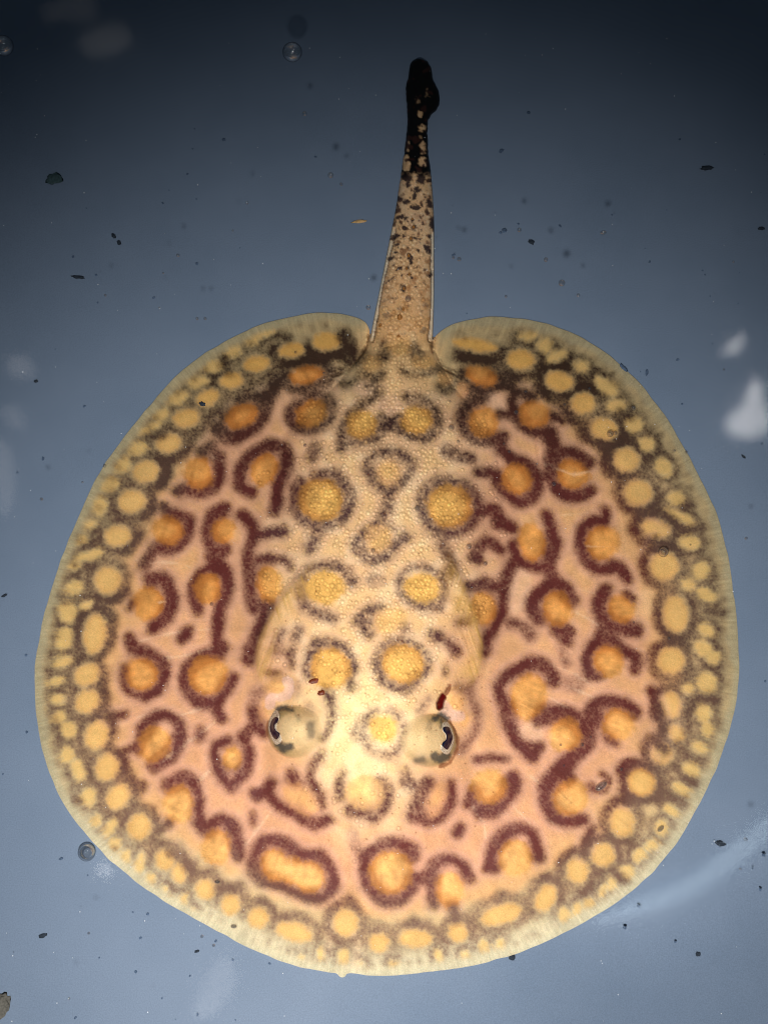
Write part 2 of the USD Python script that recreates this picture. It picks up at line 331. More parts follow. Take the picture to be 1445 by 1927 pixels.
DARK, FAINT, LIGHT, AMBER = (np.zeros((NY, NX)) for _ in range(4))
STROKES = """B 610,450 700,428 780,450 800,520 770,585|52;B 450,565 510,515|50;B 425,590 400,660 350,735|85;B 760,560 700,640|60;B 440,580 560,625 690,595|34;B 800,505 880,490 960,440 1030,385|34;B 890,260 940,330 930,425|80
B 170,697 300,674 400,650|44;B 370,660 355,760 300,865 200,930 100,940 30,890|78;B 60,825 115,780|26;B 640,660 750,660 810,725 790,810 710,885 610,890 530,835 530,770 590,720|62
B 270,1320 200,1290 185,1200 230,1105 310,1040 400,1002 490,1030 508,1110 475,1210 435,1300 430,1400|68;F 430,50 440,150 420,220|60;B 870,1030 880,920 930,800 1000,730 1090,685 1120,640|48;B 880,1020 960,985 1060,950|42;B 1150,800 1160,900 1090,965|38;B 1180,862 1260,850|110
B 890,590 960,570 1020,530 1120,545|42;C 50,675 150,690 230,745 268,830 240,920 170,955 70,930 10,910|52;B 1160,300 1170,380 1140,410|56;B 1370,330 1400,400|56;B 1290,490 1380,530 1430,510|48;B 1060,600 1110,560 1150,520|50
B 1200,1042 1290,1062 1350,1140 1290,1262 1200,1310 1115,1262 1050,1140 1110,1070 1200,1042|50;B 1200,1310 1190,1440|62;B 560,1300 600,1250|58;B 700,1205 830,1190 900,1260|56
A 1340,1010 1350,1120 1310,1210 1210,1252 1110,1222 1060,1240|60;A 1220,975 1290,940|50;E 965,40 1000,85 1080,110 1140,135 1132,230 1090,300 1000,340 910,335 860,410 840,450|54
E 1390,55 1300,130 1262,210 1280,300 1320,370 1310,440|54;E 1380,345 1320,400|72;E 1310,440 1220,500 1172,590 1170,680 1205,755|50;E 1310,460 1390,520|60;E 880,540 960,540 1015,600 1022,700 980,800 900,872|74;E 735,745 765,700|24
E 735,945 765,1010 850,1042 930,1085 975,1180 930,1290 840,1338|60;E 840,1338 740,1320 695,1250 710,1150|30;E 1370,990 1340,1040 1230,1062 1145,1130 1105,1230 1142,1320 1220,1380 1300,1380|56;J 195,360 110,500 50,620 80,740|72
I 820,410 900,330 990,312 1070,385 1070,490 1010,590 900,660|58;I 800,560 810,470 850,420|26;J 130,930 30,995 20,1120 80,1250 165,1325 275,1245 335,1130 330,1010|72;J 165,1340 165,1370|60;I 1000,790 1090,735 1160,760 1210,860 1212,960 1232,1060|58
M 915,180 960,225 1040,162 1120,172 1170,260 1190,390|62;M 1200,390 1190,400|62;M 740,370 820,420 850,490|58;M 1060,620 1190,622|50;I 600,330 700,310|42;I 690,560 765,530|42;I 1000,1050 960,1090|40
N 400,430 500,470 600,540 720,545 800,620 830,720 780,810 700,842 590,810 480,760 350,722 285,640 280,550 330,462 400,430|58;N 285,120 370,112 400,50|56;N 400,150 470,222 570,262 680,330 790,300|56;N 680,30 730,120 750,210|28;N 530,-10 560,40|58
N 855,50 870,140|46;N 1160,40 1190,130 1150,230 1080,285 1000,255 930,235|52;N 1025,560 1100,500 1210,452 1340,490 1362,545|58;N 1040,560 1035,680 1090,790 1180,862 1290,842 1360,760|60
O 290,700 400,690|68;O 430,600 530,572 620,622 665,700|54;O 400,740 420,880|42;O 550,890 575,980|48;O 790,625 820,510 900,402 1020,362 1100,425 1140,560|66;O 780,630 830,630|60
O 235,45 300,90 370,62|66;O 330,110 310,200 290,280|58;O 265,280 400,300 480,262 535,190 545,80|48;O 650,192 700,112|48;O 740,245 800,242 900,172 965,70 960,0|76
P 320,10 220,55 165,130 180,222 240,290 340,312 430,300|66;P 480,370 440,470 430,525|56;L 0,290 110,300 210,352 272,430 270,520 210,570 130,620 60,700|78;L 280,440 270,340 320,250 400,213 520,232 605,290|66;L 250,400 320,330|110;L 410,470 475,520|38
L 380,715 425,760 395,825|26;L 300,790 330,825 390,825|26;L 500,690 545,632 640,642 745,690|58;H 390,75 400,150 300,145 232,220 232,330 275,430 370,482 480,452 545,540|62;H 395,620 345,690 370,790 420,860 530,882 605,890|70;H 535,640 575,670|32
H 400,880 370,940|84;H 450,960 320,992 270,1080 290,1180 335,1205|68;H 530,1030 600,1080 592,1150|62;H 420,940 490,1000 570,1050|48;G 380,20 500,30 600,90 652,190 600,310 500,372 390,372 300,300 262,190 290,80 380,20|62
G 690,215 770,222 790,320|70;G 800,290 880,340|80;G 400,390 420,480 470,570 450,660|58;G 620,540 650,480 720,432 800,490|58;G 640,550 655,555|50;G 590,730 700,712 800,742 860,640 880,590|62;G 810,740 820,880 780,980 720,1080 705,1180|56
G 1120,250 1145,350 1172,440 1145,540 1140,640 1180,710|70;G 880,440 930,560 1040,605 1110,592|56;G 1290,820 1230,742 1150,722 1050,790 1012,880 1060,945|72;G 1180,1040 1280,1040 1230,1090|56;K 360,20 500,72 590,180 595,290 500,402 370,470 240,432 150,322 142,190 220,82 360,20|52
G 340,1060 440,1120 505,1180|60;C 430,500 450,580 560,622 680,602 770,600|62;C 655,520 715,572|34;C 270,600 320,640 370,615|38;C 340,500 400,525|32;C 90,530 200,512 290,475|44;C 570,680 480,722 428,800 450,890 540,962 640,972 710,950|64
C 780,640 850,650 915,672|56;C 790,640 770,720 800,800 870,882 960,922 1040,912|64;C 1050,800 1110,842|46;C 690,790 790,800|44;C 700,960 700,1030 770,1095|76;C 990,910 1060,1000 1040,1085|90;C 760,1090 860,1122 930,1210 942,1290 900,1362 830,1392 740,1332 680,1260 650,1190 550,1190|62
C 1040,1230 1050,1120 1090,1050 1200,1062 1290,1120|72;C 1040,1240 1100,1322 1200,1352 1310,1312|62;C 960,1222 1045,1222|50;F 590,45 562,160 600,262 700,312 800,322 890,262 942,150 900,50 850,0|62;F 740,325 660,485|66
F 205,250 270,322 290,380 400,372 480,360|66;F 280,380 240,520 250,650 260,800 285,900|56;F 290,560 400,540 500,562 530,605|46;F 365,870 320,1000 260,1160 240,1235|68;F 1280,415 1250,452 1190,530 1090,562 1010,510 970,450 1030,380 1130,290 1200,200 1200,110|52;F 1290,400 1310,410|70
F 970,970 1060,905 1150,872|46;F 1030,960 1050,1050|62;F 700,1125 790,1112 890,1152 950,1240 960,1300|48;F 700,1112 650,1232 640,1310 655,1340|60;J 1240,390 1260,470|48;F 15,570 90,622 100,720 50,880 40,960 30,1100 40,1190|68
F 70,200 0,250|66;F 60,490 0,540|84;J 700,140 720,260|44;J 370,650 400,780 460,880|60;J 265,900 380,800|72;J 300,960 320,880|60;J 1040,500 1080,600 1080,760 1035,880 990,920|50;J 990,1060 920,1150 890,1290 960,1390|62;J 400,1440 460,1400 520,1330|72;J 1190,1220 1135,1340 1150,1430|54
Q 790,400 740,300 620,230 480,260 340,370 280,480 350,640 390,800 430,930 520,1000|84;Q 520,1000 590,1070|110;Q 600,1000 660,1000|60;Q 650,760 780,680 900,672 1010,740 1080,860 1060,1000 960,1080|78;Q 680,740 720,740|90;Q 960,1080 880,1180 760,1280 700,1360|105;Q 400,1250 390,1400|85;Q 870,20 900,40|80
K 400,1200 430,1320 520,1372 610,1312|56;K 160,1290 230,1400|66;K 820,1320 830,1440|38;H 700,70 850,140 930,212 1050,190|42;H 1080,760 1250,772|20;L 960,410 955,290 1010,205 1160,215|50;L 740,900 790,832 880,880 955,930|38;L 860,660 900,722 1010,782|40;L 880,520 960,592 1080,632|36;P 620,640 712,742|32
L 800,540 700,470|46;L 700,140 740,250 782,380 782,450|52;A 1380,340 1400,420|40;P 420,800 480,740|50;D 560,660 500,640|40;Z 1234,1010 1214,1050|10;M 60,0 100,40|30"""
for line in STROKES.replace("\n", ";").split(";"):
    a, w = line.split("|")
    t, *pts = a.split()
    draw(DARK, t, [tuple(map(float, q.split(","))) for q in pts], float(w))
BLOBS = """B 690 1050 48 82 25 .85;B 500 270 45 34 0 1;E 1115 920 52 78 32 1;I 1215 440 46 62 0 .85;I 830 800 32 48 10 .9;M 1000 500 42 40 0 .8;N 275 285 32 58 0 1;O 590 375 48 62 25 1;L 560 885 72 48 20 1;K 760 310 34 44 15 .8;J 540 320 88 38 0 .95;J 740 1260 52 66 -20 1;G 425 1310 28 42 0 .8
A 880 750 32 24 0 .9;A 690 970 26 26 0 .9;A 640 1035 16 14 0 .8;A 545 1145 26 20 0 .7;A 450 1395 42 28 0 .9;A 1210 440 26 16 0 .7;A 1110 540 32 16 0 .9;E 380 215 36 30 0 .95;E 345 380 24 52 42 .95;E 320 520 38 20 0 .9;E 260 655 42 26 0 .95;E 220 760 26 32 0 .9;E 245 855 42 20 0 .85;E 205 1045 32 32 0 .9;E 180 1170 36 32 0 .9;E 185 1320 26 26 0 .75
I 185 155 32 28 0 .85;I 195 300 26 26 0 .8;I 230 400 36 38 0 .85;I 240 500 30 24 0 .85;I 240 640 28 32 0 .6;I 310 720 26 42 0 .8;I 340 830 22 50 0 .7;I 380 920 26 30 0 .8;I 510 1105 26 20 0 .9;D 130 330 52 36 0 .95;D 60 190 38 16 0 .7;D 690 770 36 32 0 .95;D 880 1060 30 20 0 .6;D 960 1270 60 32 0 .95;D 460 440 46 15 20 .6;D 310 350 30 14 0 .5;D 500 530 36 15 0 .8
H 965 40 50 30 0 .9;H 1130 530 40 46 30 .85;H 1180 700 26 20 0 .6;H 1190 890 20 26 0 .6;H 1150 1160 42 14 15 .7;H 1175 1270 26 26 0 .6;H 1090 270 30 30 0 .4;L 1170 140 26 46 0 .6;L 1165 360 40 44 0 .8;L 1130 500 25 25 0 .6;L 1080 620 46 24 10 .8;L 1000 770 40 26 20 .8;L 940 920 40 26 20 .85;L 870 1070 46 32 20 .85;L 790 1180 30 25 20 .7;L 720 1290 34 24 0 .6;L 650 1370 36 26 0 .7;P 90 1080 34 18 0 .5;P 730 330 20 16 0 .4"""
for line in BLOBS.replace("\n", ";").split(";"):
    t, *v = line.split()
    x, y, rx, ry, rot, al = map(float, v)
    blob(DARK, t, x, y, rx, ry, rot, al)
_edge = dense0(disc_line, 1.0)
_k = 0.0
while _k < len(_edge):                                   # little dark smudges just inside the fin edge
    p = _edge[int(_k)]
    inward = np.array([722.0, 1200.0]) - p
    inward /= np.linalg.norm(inward)
    if not (640 < p[0] < 860 and p[1] < 760):
        c = p + inward * rng.uniform(15, 34) * (0.75 if p[1] > 1600 else 1)
        blob(DARK, "Z", c[0], c[1], rng.uniform(5, 11), rng.uniform(3, 6), math.degrees(math.atan2(inward[1], inward[0])), rng.uniform(.3, .75), soft=4)
    _k += rng.uniform(14, 30)
for t, pts, w, al in [("G", [(270, 600), (370, 650), (422, 740), (390, 860), (330, 890), (220, 852), (130, 780), (125, 680), (190, 612), (270, 600)], 34, .75), ("G", [(300, 880), (390, 870)], 46, .8), ("G", [(420, 650), (470, 640)], 60, .8),
                      ("F", [(950, 700), (900, 622), (800, 590), (690, 602), (620, 680), (600, 780), (620, 862), (720, 920), (820, 960)], 42, .85), ("F", [(480, 1040), (440, 1100), (440, 1180)], 34, .6), ("F", [(585, 1030), (565, 1090)], 48, .8), ("F", [(530, 1180), (540, 1270)], 38, .8),
                      ("J", [(360, 600), (400, 510), (450, 490)], 60, .45), ("J", [(770, 430), (760, 500)], 46, .4), ("J", [(890, 790), (880, 890)], 46, .5), ("J", [(1390, 740), (1310, 880), (1420, 940)], 76, .55), ("J", [(860, 590), (900, 660)], 40, .3),
                      ("K", [(250, 660), (340, 720), (382, 830), (350, 962), (290, 1060), (180, 1052), (80, 1010), (20, 922), (5, 860), (60, 720), (140, 662)], 62, .55), ("K", [(850, 450), (960, 470), (1000, 560), (1045, 720), (1020, 880), (960, 960), (880, 1020)], 52, .5),
                      ("K", [(1050, 1110), (1180, 1090), (1320, 1112)], 50, .7), ("K", [(600, 560), (530, 660)], 34, .5), ("G", [(850, 980), (950, 1002), (1000, 1070)], 42, .6), ("G", [(150, 1000), (150, 1070)], 34, .6), ("Q", [(850, 100), (890, 230)], 60, .4), ("Q", [(930, 420), (980, 420)], 120, .35),
                      ("W", [(560, 1090), (680, 1080)], 90, .75), ("W", [(300, 520), (440, 560)], 90, .6), ("K", [(840, 440), (960, 480), (1000, 400)], 28, .6), ("F", [(1080, 690), (1130, 690)], 60, .45), ("N", [(950, 400), (965, 480), (1010, 535)], 60, .3), ("K", [(500, 1110), (560, 1110)], 50, .5),
                      ("J", [(430, 490), (380, 560)], 40, .4), ("F", [(1230, 350), (1180, 290)], 40, .4), ("A", [(860, 880), (970, 860)], 26, .9), ("C", [(330, 1040), (400, 1072), (490, 1095)], 60, .9), ("W", [(1130, 1150), (1290, 1160)], 60, .4)]:
    draw(FAINT, t, pts, w, al)
for t, pts in [("E", [(880, 430), (1050, 432), (1190, 470)]), ("E", [(810, 962), (1000, 912), (1300, 880)]), ("E", [(970, 1080), (1100, 1062), (1300, 1010)]), ("I", [(780, 330), (1000, 260), (1080, 310), (1290, 240)]), ("I", [(940, 650), (1100, 520), (1320, 360)]), ("I", [(1200, 770), (1330, 640)]),
               ("C", [(1000, 1130), (1180, 1200), (1300, 1180)]), ("H", [(60, 110), (280, 90)]), ("H", [(230, 320), (460, 320)]), ("H", [(170, 600), (330, 640)]), ("H", [(200, 770), (340, 850)]), ("Q", [(760, 250), (960, 330), (1190, 470)]), ("Q", [(740, 540), (900, 640)]), ("Q", [(420, 1120), (640, 1320)]),
               ("L", [(0, 1000), (160, 1180)]), ("O", [(680, 210), (760, 330), (770, 420)]), ("O", [(940, 190), (1080, 330)]), ("P", [(250, 750), (320, 820)]), ("M", [(1200, 380), (1440, 60)]), ("N", [(535, 560), (535, 780)]), ("N", [(790, 980), (790, 1250)]), ("B", [(0, 1080), (60, 1110)]), ("E", [(930, 700), (1050, 690)]), ("L", [(0, 60), (320, 190)])]:
    draw(LIGHT, t, pts, 5, 0.42, soft=3, grain=0.5)
# the front notch of the disc and the crease beside the tail
for a in ([(790, 1200), (800, 1100), (800, 1010)], [(975, 1300), (985, 1150), (960, 1080)]):
    draw(LIGHT, "N", a, 22, 0.35)

# ------------------------------------------------------------------ tail
yy = V[:, 0]
xl = np.interp(yy, [p[1] for p in TL[::-1]], [p[0] for p in TL[::-1]])
xr = np.interp(yy, [p[1] for p in TR], [p[0] for p in TR])
xc, hw = np.interp(yy, [100, 560, 660, 700, 780, 900, 1050, 1300, 1500, 1850], [792, 765, 752, 745, 735, 722, 712, 702, 690, 690]), None
tc, th = (xl + xr) / 2, np.maximum((xr - xl) / 2, 6)
TW = sm(655, 618, V + 5 * n8) * (np.abs(U - tc[:, None]) < th[:, None] + 6)          # where the tail's colours are
TDARK = np.zeros((NY, NX))
for b in """690 20 60 40;840 30 40 55;700 90 22 40;800 150 34 26;770 190 18 48;610 240 44 32;680 268 40 20;925 290 36 50 -30;780 330 55 26;620 432 52 20 -12;680 440 22 18;750 460 14 22;955 500 30 62;762 535 30 30;670 545 24 18;560 640 66 18 -22;735 655 14 24;790 650 40 10 10;910 760 32 52 -35;810 775 10 12;520 860 48 18 -28;710 835 16 28;740 880 14 40;625 855 10 10;690 962 16 13;800 942 11 12;770 960 12 10;610 965 32 12 -30;715 1022 18 11;745 1062 22 14 40;930 1030 38 26;510 1085 58 12 -36;660 1172 19 33;640 1140 20 14;560 1272 28 12;480 1292 66 11 -26;890 1345 38 30;635 1385 28 12 25;700 1350 20 12;480 1455 50 22;865 1605 38 26;640 1640 30 10;440 1760 36 66 10;765 1790 33 66 -20;850 420 12 16;600 330 12 14;900 380 14 22;920 620 14 22;590 720 18 16;660 625 8 8;820 460 8 10;590 800 18 10;820 690 6 6;700 740 8 6;880 980 16 8;850 1400 16 10;780 1150 8 6;870 1110 8 8;560 1320 14 9;640 1030 8 6;560 930 8 8;840 560 8 10;700 480 8 8;640 500 8 8""".split(";"):
    v = list(map(float, b.split()))
    blob(TDARK, "T", v[0], v[1], v[2], v[3], v[4] if len(v) > 4 else 0, 0.95 if v[1] < 1250 else 0.6, soft=2.2, grain=0.9)
TIP = np.zeros((NY, NX))
for b in """700 555 16 28 .35;725 685 20 27 .75;742 822 24 30 0.95;795 470 9 32 .3;730 918 12 14 .35;605 1000 17 52 .7;755 1020 25 66 .85;590 1165 32 72 .9;755 1155 40 52 .95;670 1320 36 52 .8;570 1430 52 88 1;785 1430 44 100 1;650 1500 70 60 1;720 1470 18 20 .6""".split(";"):
    v = list(map(float, b.split()))
    blob(TIP, "Y", v[0], v[1], v[2], v[3], 0, v[4], soft=2.4, grain=0.8)
black = sm(338, 322, V + 3 * n2) * (1 - TIP)
black = np.maximum(black, sm(360, 300, V + 10 * n8) * sm(0.3, 1.0, n2) * 0.6 * (1 - TIP))

# ------------------------------------------------------------------ relief (in photograph pixels above the tub floor)
amp = np.interp(yy, [100, 130, 300, 560, 660, 800, 1000, 1200, 1350, 1470, 1560, 1640], [11, 15, 24, 38, 46, 60, 88, 108, 100, 60, 18, 0])
rw = np.interp(yy, [600, 660, 720, 820, 950, 1100, 1250, 1400, 1520, 1640], [60, 66, 105, 200, 260, 290, 290, 260, 200, 150])
rp = np.interp(yy, [600, 700, 850], [0.6, 0.8, 1.6])
t = np.clip(np.abs(U - xc[:, None]) / rw[:, None], 0, 1)
ridge = amp[:, None] * (1 - t * t) ** rp[:, None] * sm(580, 690, V)
tt = np.clip(np.abs(U - tc[:, None]) / th[:, None], 0, 1)
tailh = np.where((V < 690) & (np.abs(U - tc[:, None]) < th[:, None] + 3), 7 + amp[:, None] * np.sqrt(np.maximum(1 - tt ** 2.4, 0)), 0) * sm(700, 650, V)
finh = np.where(SD > 0, 2.2 + 96 * (1 - np.exp(-np.maximum(SD, 0) / 210)), 0)
H = np.maximum(finh + ridge, np.where(V < 700, tailh, 0))
H = np.where(SW > 0, np.maximum(H, 2.2), 2.2)
# side folds along the tail
fold = sm(8.2, 5.0, np.minimum(U - xl[:, None], xr[:, None] - U) + 1.0 * n8 + 0.4 * n2) * sm(420, 440, V) * sm(650, 632, V)
fold *= (U > xl[:, None] - 2) & (U < xr[:, None] + 2)
fold = np.where(U < tc[:, None], fold, fold * sm(430, 445, V))
H = np.where((fold > 0.3) & (SW > 0), np.minimum(H, 16), H)
# crease between the tail root and the two rear lobes
CREASE = np.zeros((NY, NX))
draw(CREASE, "Z", [(694, 632), (688, 655), (668, 682), (645, 700), (625, 706)], 3, 1, soft=3, grain=.4)
draw(CREASE, "Z", [(813, 645), (814, 662), (824, 684), (842, 698), (860, 706)], 3, 1, soft=3, grain=.4)
# the raised cheek folds beside the head
CHEEK = Polygon(spline([(640, 1010), (604, 1030), (572, 1075), (530, 1125), (500, 1175), (484, 1215), (482, 1258), (500, 1295), (560, 1320), (700, 1330), (830, 1320), (885, 1295), (904, 1255), (908, 1210), (898, 1165), (880, 1120), (856, 1060), (830, 1012), (740, 960)]))
SC, _ = sdf(CHEEK, UV)
SC = SC.reshape(NY, NX)
cw = sm(1015, 1100, V) * sm(1310, 1255, V) * sm(90, 150, np.abs(U - 705))
H += cw * 12 * sm(-13, 9, SC) * np.exp(-np.maximum(SC, 0) / 55)
RIM = cw * np.exp(-((SC - 2) / 3.0) ** 2)
# folds on the cheeks
H += cw * sm(-4, 8, SC) * sm(60, 20, SC) * 1.6 * (meshkit.noise(np.stack([(U + 0.35 * np.abs(V - 1180) * np.sign(715 - U)) / 4.0, V / 60, 0 * U], -1), 17) - 0.5)


def dome(cx, cy, l, r, u, d, h, left):
    x, y = U - cx, V - cy
    q = (x / np.where(x < 0, l, r)) ** 2 + (y / np.where(y < 0, u, d)) ** 2
    p = 0.8 + 0.9 * sm(-0.5, 0.5, (x if left else -x) / 50)
    return h * np.maximum(1 - q, 0) ** p, q


EYE_L, qL = dome(556, 1374, 53, 54, 47, 54, 38, True)
EYE_R, qR = dome(806, 1394, 56, 55, 51, 51, 38, False)
H = H + EYE_L + EYE_R
gauss = lambda x, y, sx, sy, a: a * np.exp(-((U - x) / sx) ** 2 - ((V - y) / sy) ** 2)
H += gauss(528, 1312, 26, 20, -11) + gauss(843, 1318, 16, 22, -13) + gauss(522, 1293, 16, 13, 9) + gauss(860, 1318, 16, 20, 7) + gauss(688, 1496, 48, 40, 16) + gauss(885, 1440, 18, 60, -7) + gauss(500, 1440, 18, 60, -7)
VALVE = np.zeros((NY, NX))
draw(VALVE, "J", [(520, 610), (540, 545), (640, 540), (690, 480), (680, 400)], 48, 1, soft=2, grain=.6)
draw(VALVE, "K", [(740, 620), (800, 690), (890, 720)], 88, 1, soft=3, grain=.6)
SLIT = np.zeros((NY, NX))
draw(SLIT, "K", [(805, 430), (775, 500), (745, 545)], 18, .7, soft=1.5, grain=.2)
draw(SLIT, "K", [(742, 545), (715, 590), (705, 630)], 28, 1, soft=1.5, grain=.2)
H -= 12 * SLIT
EYE_RIM = np.zeros((NY, NX))  # thin brown line along the outer edge of each eye bulge
for p, w in (([(846, 1358), (856, 1378), (861, 1400), (857, 1418), (846, 1436), (828, 1443)], 5), ([(505, 1358), (502, 1372), (504, 1388)], 2)):
    draw(EYE_RIM, "Z", p, w, .85, soft=2, grain=.3)
EYED = np.zeros((NY, NX))
for p, w, a in (([(522, 1336), (534, 1331), (549, 1337)], 9, .85), ([(523, 1400), (534, 1408), (545, 1405)], 13, .85), ([(524, 1340), (526, 1352)], 3, .9), ([(818, 1353), (830, 1347), (841, 1352)], 9, .85), ([(819, 1423), (829, 1428), (841, 1421)], 14, .8), ([(830, 1350), (831, 1368)], 4, .9), ([(803, 1372), (810, 1358)], 8, .35), ([(783, 1432), (795, 1430)], 9, .6), ([(584, 1365), (586, 1385)], 10, .5), ([(556, 1345), (562, 1352)], 8, .3)):
    draw(EYED, "Z", p, w + 1, a, soft=4.5, grain=.5)

# skin denticles: little domes, dense along the back
dj = np.stack(np.meshgrid(np.arange(60, 1400, 8.4), np.arange(420, 1640, 8.4)), -1).reshape(-1, 2)
dj[:, 0] += (np.round((dj[:, 1] - 420) / 8.4) % 2) * 4.2
dj = dj + rng.uniform(-2.6, 2.6, dj.shape)


def denticle_weight(x, y):
    c = np.interp(y, [400, 660, 900, 1300, 1640], [775, 750, 722, 702, 690])
    w = np.interp(y, [400, 600, 680, 760, 900, 1100, 1280, 1400, 1560, 1620], [25, 60, 80, 150, 190, 200, 150, 110, 90, 60])
    return np.clip(1.25 - np.abs(x - c) / w, 0, 1)


fine = np.zeros(len(dj))
for e, kind in spot_list:
    if kind in "oq":
        p, rx, ry, c, s = e
        k = np.hypot((dj[:, 0] - p[0]) / rx, (dj[:, 1] - p[1]) / ry)
        fine = np.maximum(fine, (k < 0.8) * 0.6)
fine *= denticle_weight(dj[:, 0], dj[:, 1]) > 0
keep = rng.random(len(dj)) < np.minimum(denticle_weight(dj[:, 0], dj[:, 1]) * 0.7 + fine * 0.5 + 0.0, 0.92) * np.interp(dj[:, 1], [420, 900, 1250, 1400, 1640], [1, 1, .65, .22, .05])
dj = dj[keep]
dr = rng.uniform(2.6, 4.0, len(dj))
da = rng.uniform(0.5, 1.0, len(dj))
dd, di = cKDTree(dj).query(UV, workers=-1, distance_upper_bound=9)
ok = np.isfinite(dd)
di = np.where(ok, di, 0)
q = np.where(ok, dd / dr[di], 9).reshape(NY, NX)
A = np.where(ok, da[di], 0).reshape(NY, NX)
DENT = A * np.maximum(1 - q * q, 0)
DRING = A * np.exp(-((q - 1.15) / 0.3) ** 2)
H += 2.1 * DENT

# fin rays and muscle lines
r0, th0 = np.hypot(U - 715, V - 1180), np.arctan2(V - 1180, U - 715)
ray_n = meshkit.noise(np.stack([th0 * 150, r0 / 120, 0 * r0], -1), 11) - 0.5
ray_f = meshkit.noise(np.stack([th0 * 260, r0 / 60, 0 * r0], -1), 12) - 0.5
fin_w = sm(150, 300, r0) * (SD > 0)
marg_w = sm(95, 20, SD) * (SD > 0)
mus = meshkit.noise(np.stack([(U + (V - 900) * np.where(U > 715, -0.18, 0.18)) / 6.5, V / 110, 0 * U], -1), 13) - 0.5
mus_w = sm(1180, 850, V) * sm(640, 740, V) * sm(150, 220, np.abs(U - 720)) * sm(90, 160, SD)
H += fin_w * (0.35 * ray_n + 0.6 * ray_f * marg_w) + 1.6 * mus * mus_w + 1.3 * n8 * 0.35 * sm(20, 60, SD) + n30 * 0.8 * sm(60, 200, SD)
for e, kind in spot_list:                                  # the big spots stand up a little
    w = window(e[0], e[0], max(e[1], e[2]) * 1.4)
    dist = np.hypot(U[w] - e[0][0], V[w] - e[0][1])
    if kind == "o":
        p, rx, ry, c, s = e
        x, y = U[w] - p[0], V[w] - p[1]
        k = ((x * c + y * s) / rx) ** 2 + ((-x * s + y * c) / ry) ** 2
        H[w] += 4.5 * np.exp(-k * 1.3) * sm(110, 150, np.abs(p[0] - 715))
H -= 9 * CREASE * sm(30, 10, np.abs(H - 20) * 0)
# the thin fin edge
H = np.where((SD > 0) & (V > 580) & (TW < .5), np.minimum(H, 3.0 + np.maximum(SD, 0) * 0.55 + 2), H) if False else H
H = np.maximum(H, 1.6)

# ------------------------------------------------------------------ colours
def mixc(c, m, k):
    return c * (1 - m[..., None]) + np.asarray(k) * m[..., None]


center = np.clip(1.15 - np.abs(U - xc[:, None]) / np.interp(yy, [600, 700, 900, 1100, 1300, 1450, 1560, 1700], [90, 130, 200, 215, 190, 140, 80, 10])[:, None], 0, 1)
center = np.maximum(sm(0.0, 0.75, center + 0.08 * n30) * sm(640, 700, V) * sm(1640, 1480, V), ROOT)
C = np.broadcast_to(srgb(216, 167, 114), (NY, NX, 3)).copy()
C = mixc(C, sm(-0.6, 1.2, n30) * 0.3 * sm(130, 190, SD), srgb(206, 146, 116))
C = mixc(C, np.clip(gaussian_filter(DARK, 15 / G) * 1.5, 0, 1) * 0.42 * sm(110, 160, SD), srgb(188, 122, 96))
C = mixc(C, sm(0, 1, 0.5 + 0.5 * n30) * 0.35, srgb(214, 166, 118))
C = mixc(C, sm(900, 640, V) * 0.6, srgb(205, 165, 112))
C = mixc(C, sm(1000, 1500, V) * 0.3 * sm(130, 200, SD), srgb(222, 156, 124))
C = mixc(C, center, srgb(238, 194, 138))
C = mixc(C, center * sm(-.3, 1.2, n8) * 0.3, srgb(245, 222, 178))
head_glow = np.exp(-((U - 662) / 85) ** 2 - ((V - 1355) / 100) ** 2)  # overexposed glow on the head, painted into the skin colour
C = mixc(C, np.clip(head_glow * 1.1, 0, 1) * 0.4, srgb(255, 240, 178))
MG = (1 - ROOT) * (1 - sm(0.3, 0.9, TW)) * (V > 560)
mb = sm(128, 96, SD + 5 * n8) * (SD > 0) * MG
C = mixc(C, mb * 0.75, srgb(208, 182, 136))
C = mixc(C, sm(80, 40, SD + 5 * n8) * MG * 0.8, srgb(188, 166, 124))
C = mixc(C, sm(22, 8, SD + 3 * n8) * MG, srgb(186, 170, 134))
C = mixc(C, sm(1350, 1650, V) * sm(75, 20, SD) * 0.8, srgb(216, 202, 168))
C *= (1 + fin_w * (0.07 * ray_n + 0.2 * ray_f * marg_w) + 0.10 * mus * mus_w)[..., None]
C = mixc(C, SPOTP, srgb(236, 190, 148))
GLARE0 = sm(1100, 1600, V)  # front glare painted into the colour of the orange spots
so = (srgb(210, 148, 80) + (srgb(226, 170, 102) - srgb(210, 148, 80)) * GLARE0[..., None]) * (1 - center[..., None]) + srgb(232, 180, 100) * center[..., None]
deep = gaussian_filter(DARK, 10 / G)
so = mixc(so, np.clip(deep * 2.0 - 0.1, 0, 0.7) * (1 - 0.45 * center), srgb(172, 102, 44))
so = so * (1 + 0.05 * np.clip(n2, -2, 2) + 0.05 * np.clip(n8, -2, 2) + 0.16 * (meshkit.noise(np.stack([_t * 90, _r / 40, 0 * _r], -1), 19) - 0.5))[..., None]
so = so * (1 - 0.0 * sm(0.2, 0.9, SPOT)[..., None] * np.array([0, 0.25, .6]))
C = C * (1 - SPOT[..., None]) + so * SPOT[..., None]
ms = srgb(226, 180, 110)
C = mixc(C, MSPOT2 * 0.9 * sm(6, 24, SD), srgb(234, 190, 116))
C = mixc(C, MSPOT1 * 0.9, ms)
C = mixc(C, MSPOT1 * sm(-15, -1, NET1) * 0.35, srgb(204, 146, 80))
C = mixc(C, MSPOT1 * sm(900, 640, V) * 0.5, srgb(216, 160, 72))
C = mixc(C, LIGHT * (1 - 0.6 * MSPOT1), srgb(246, 208, 168))
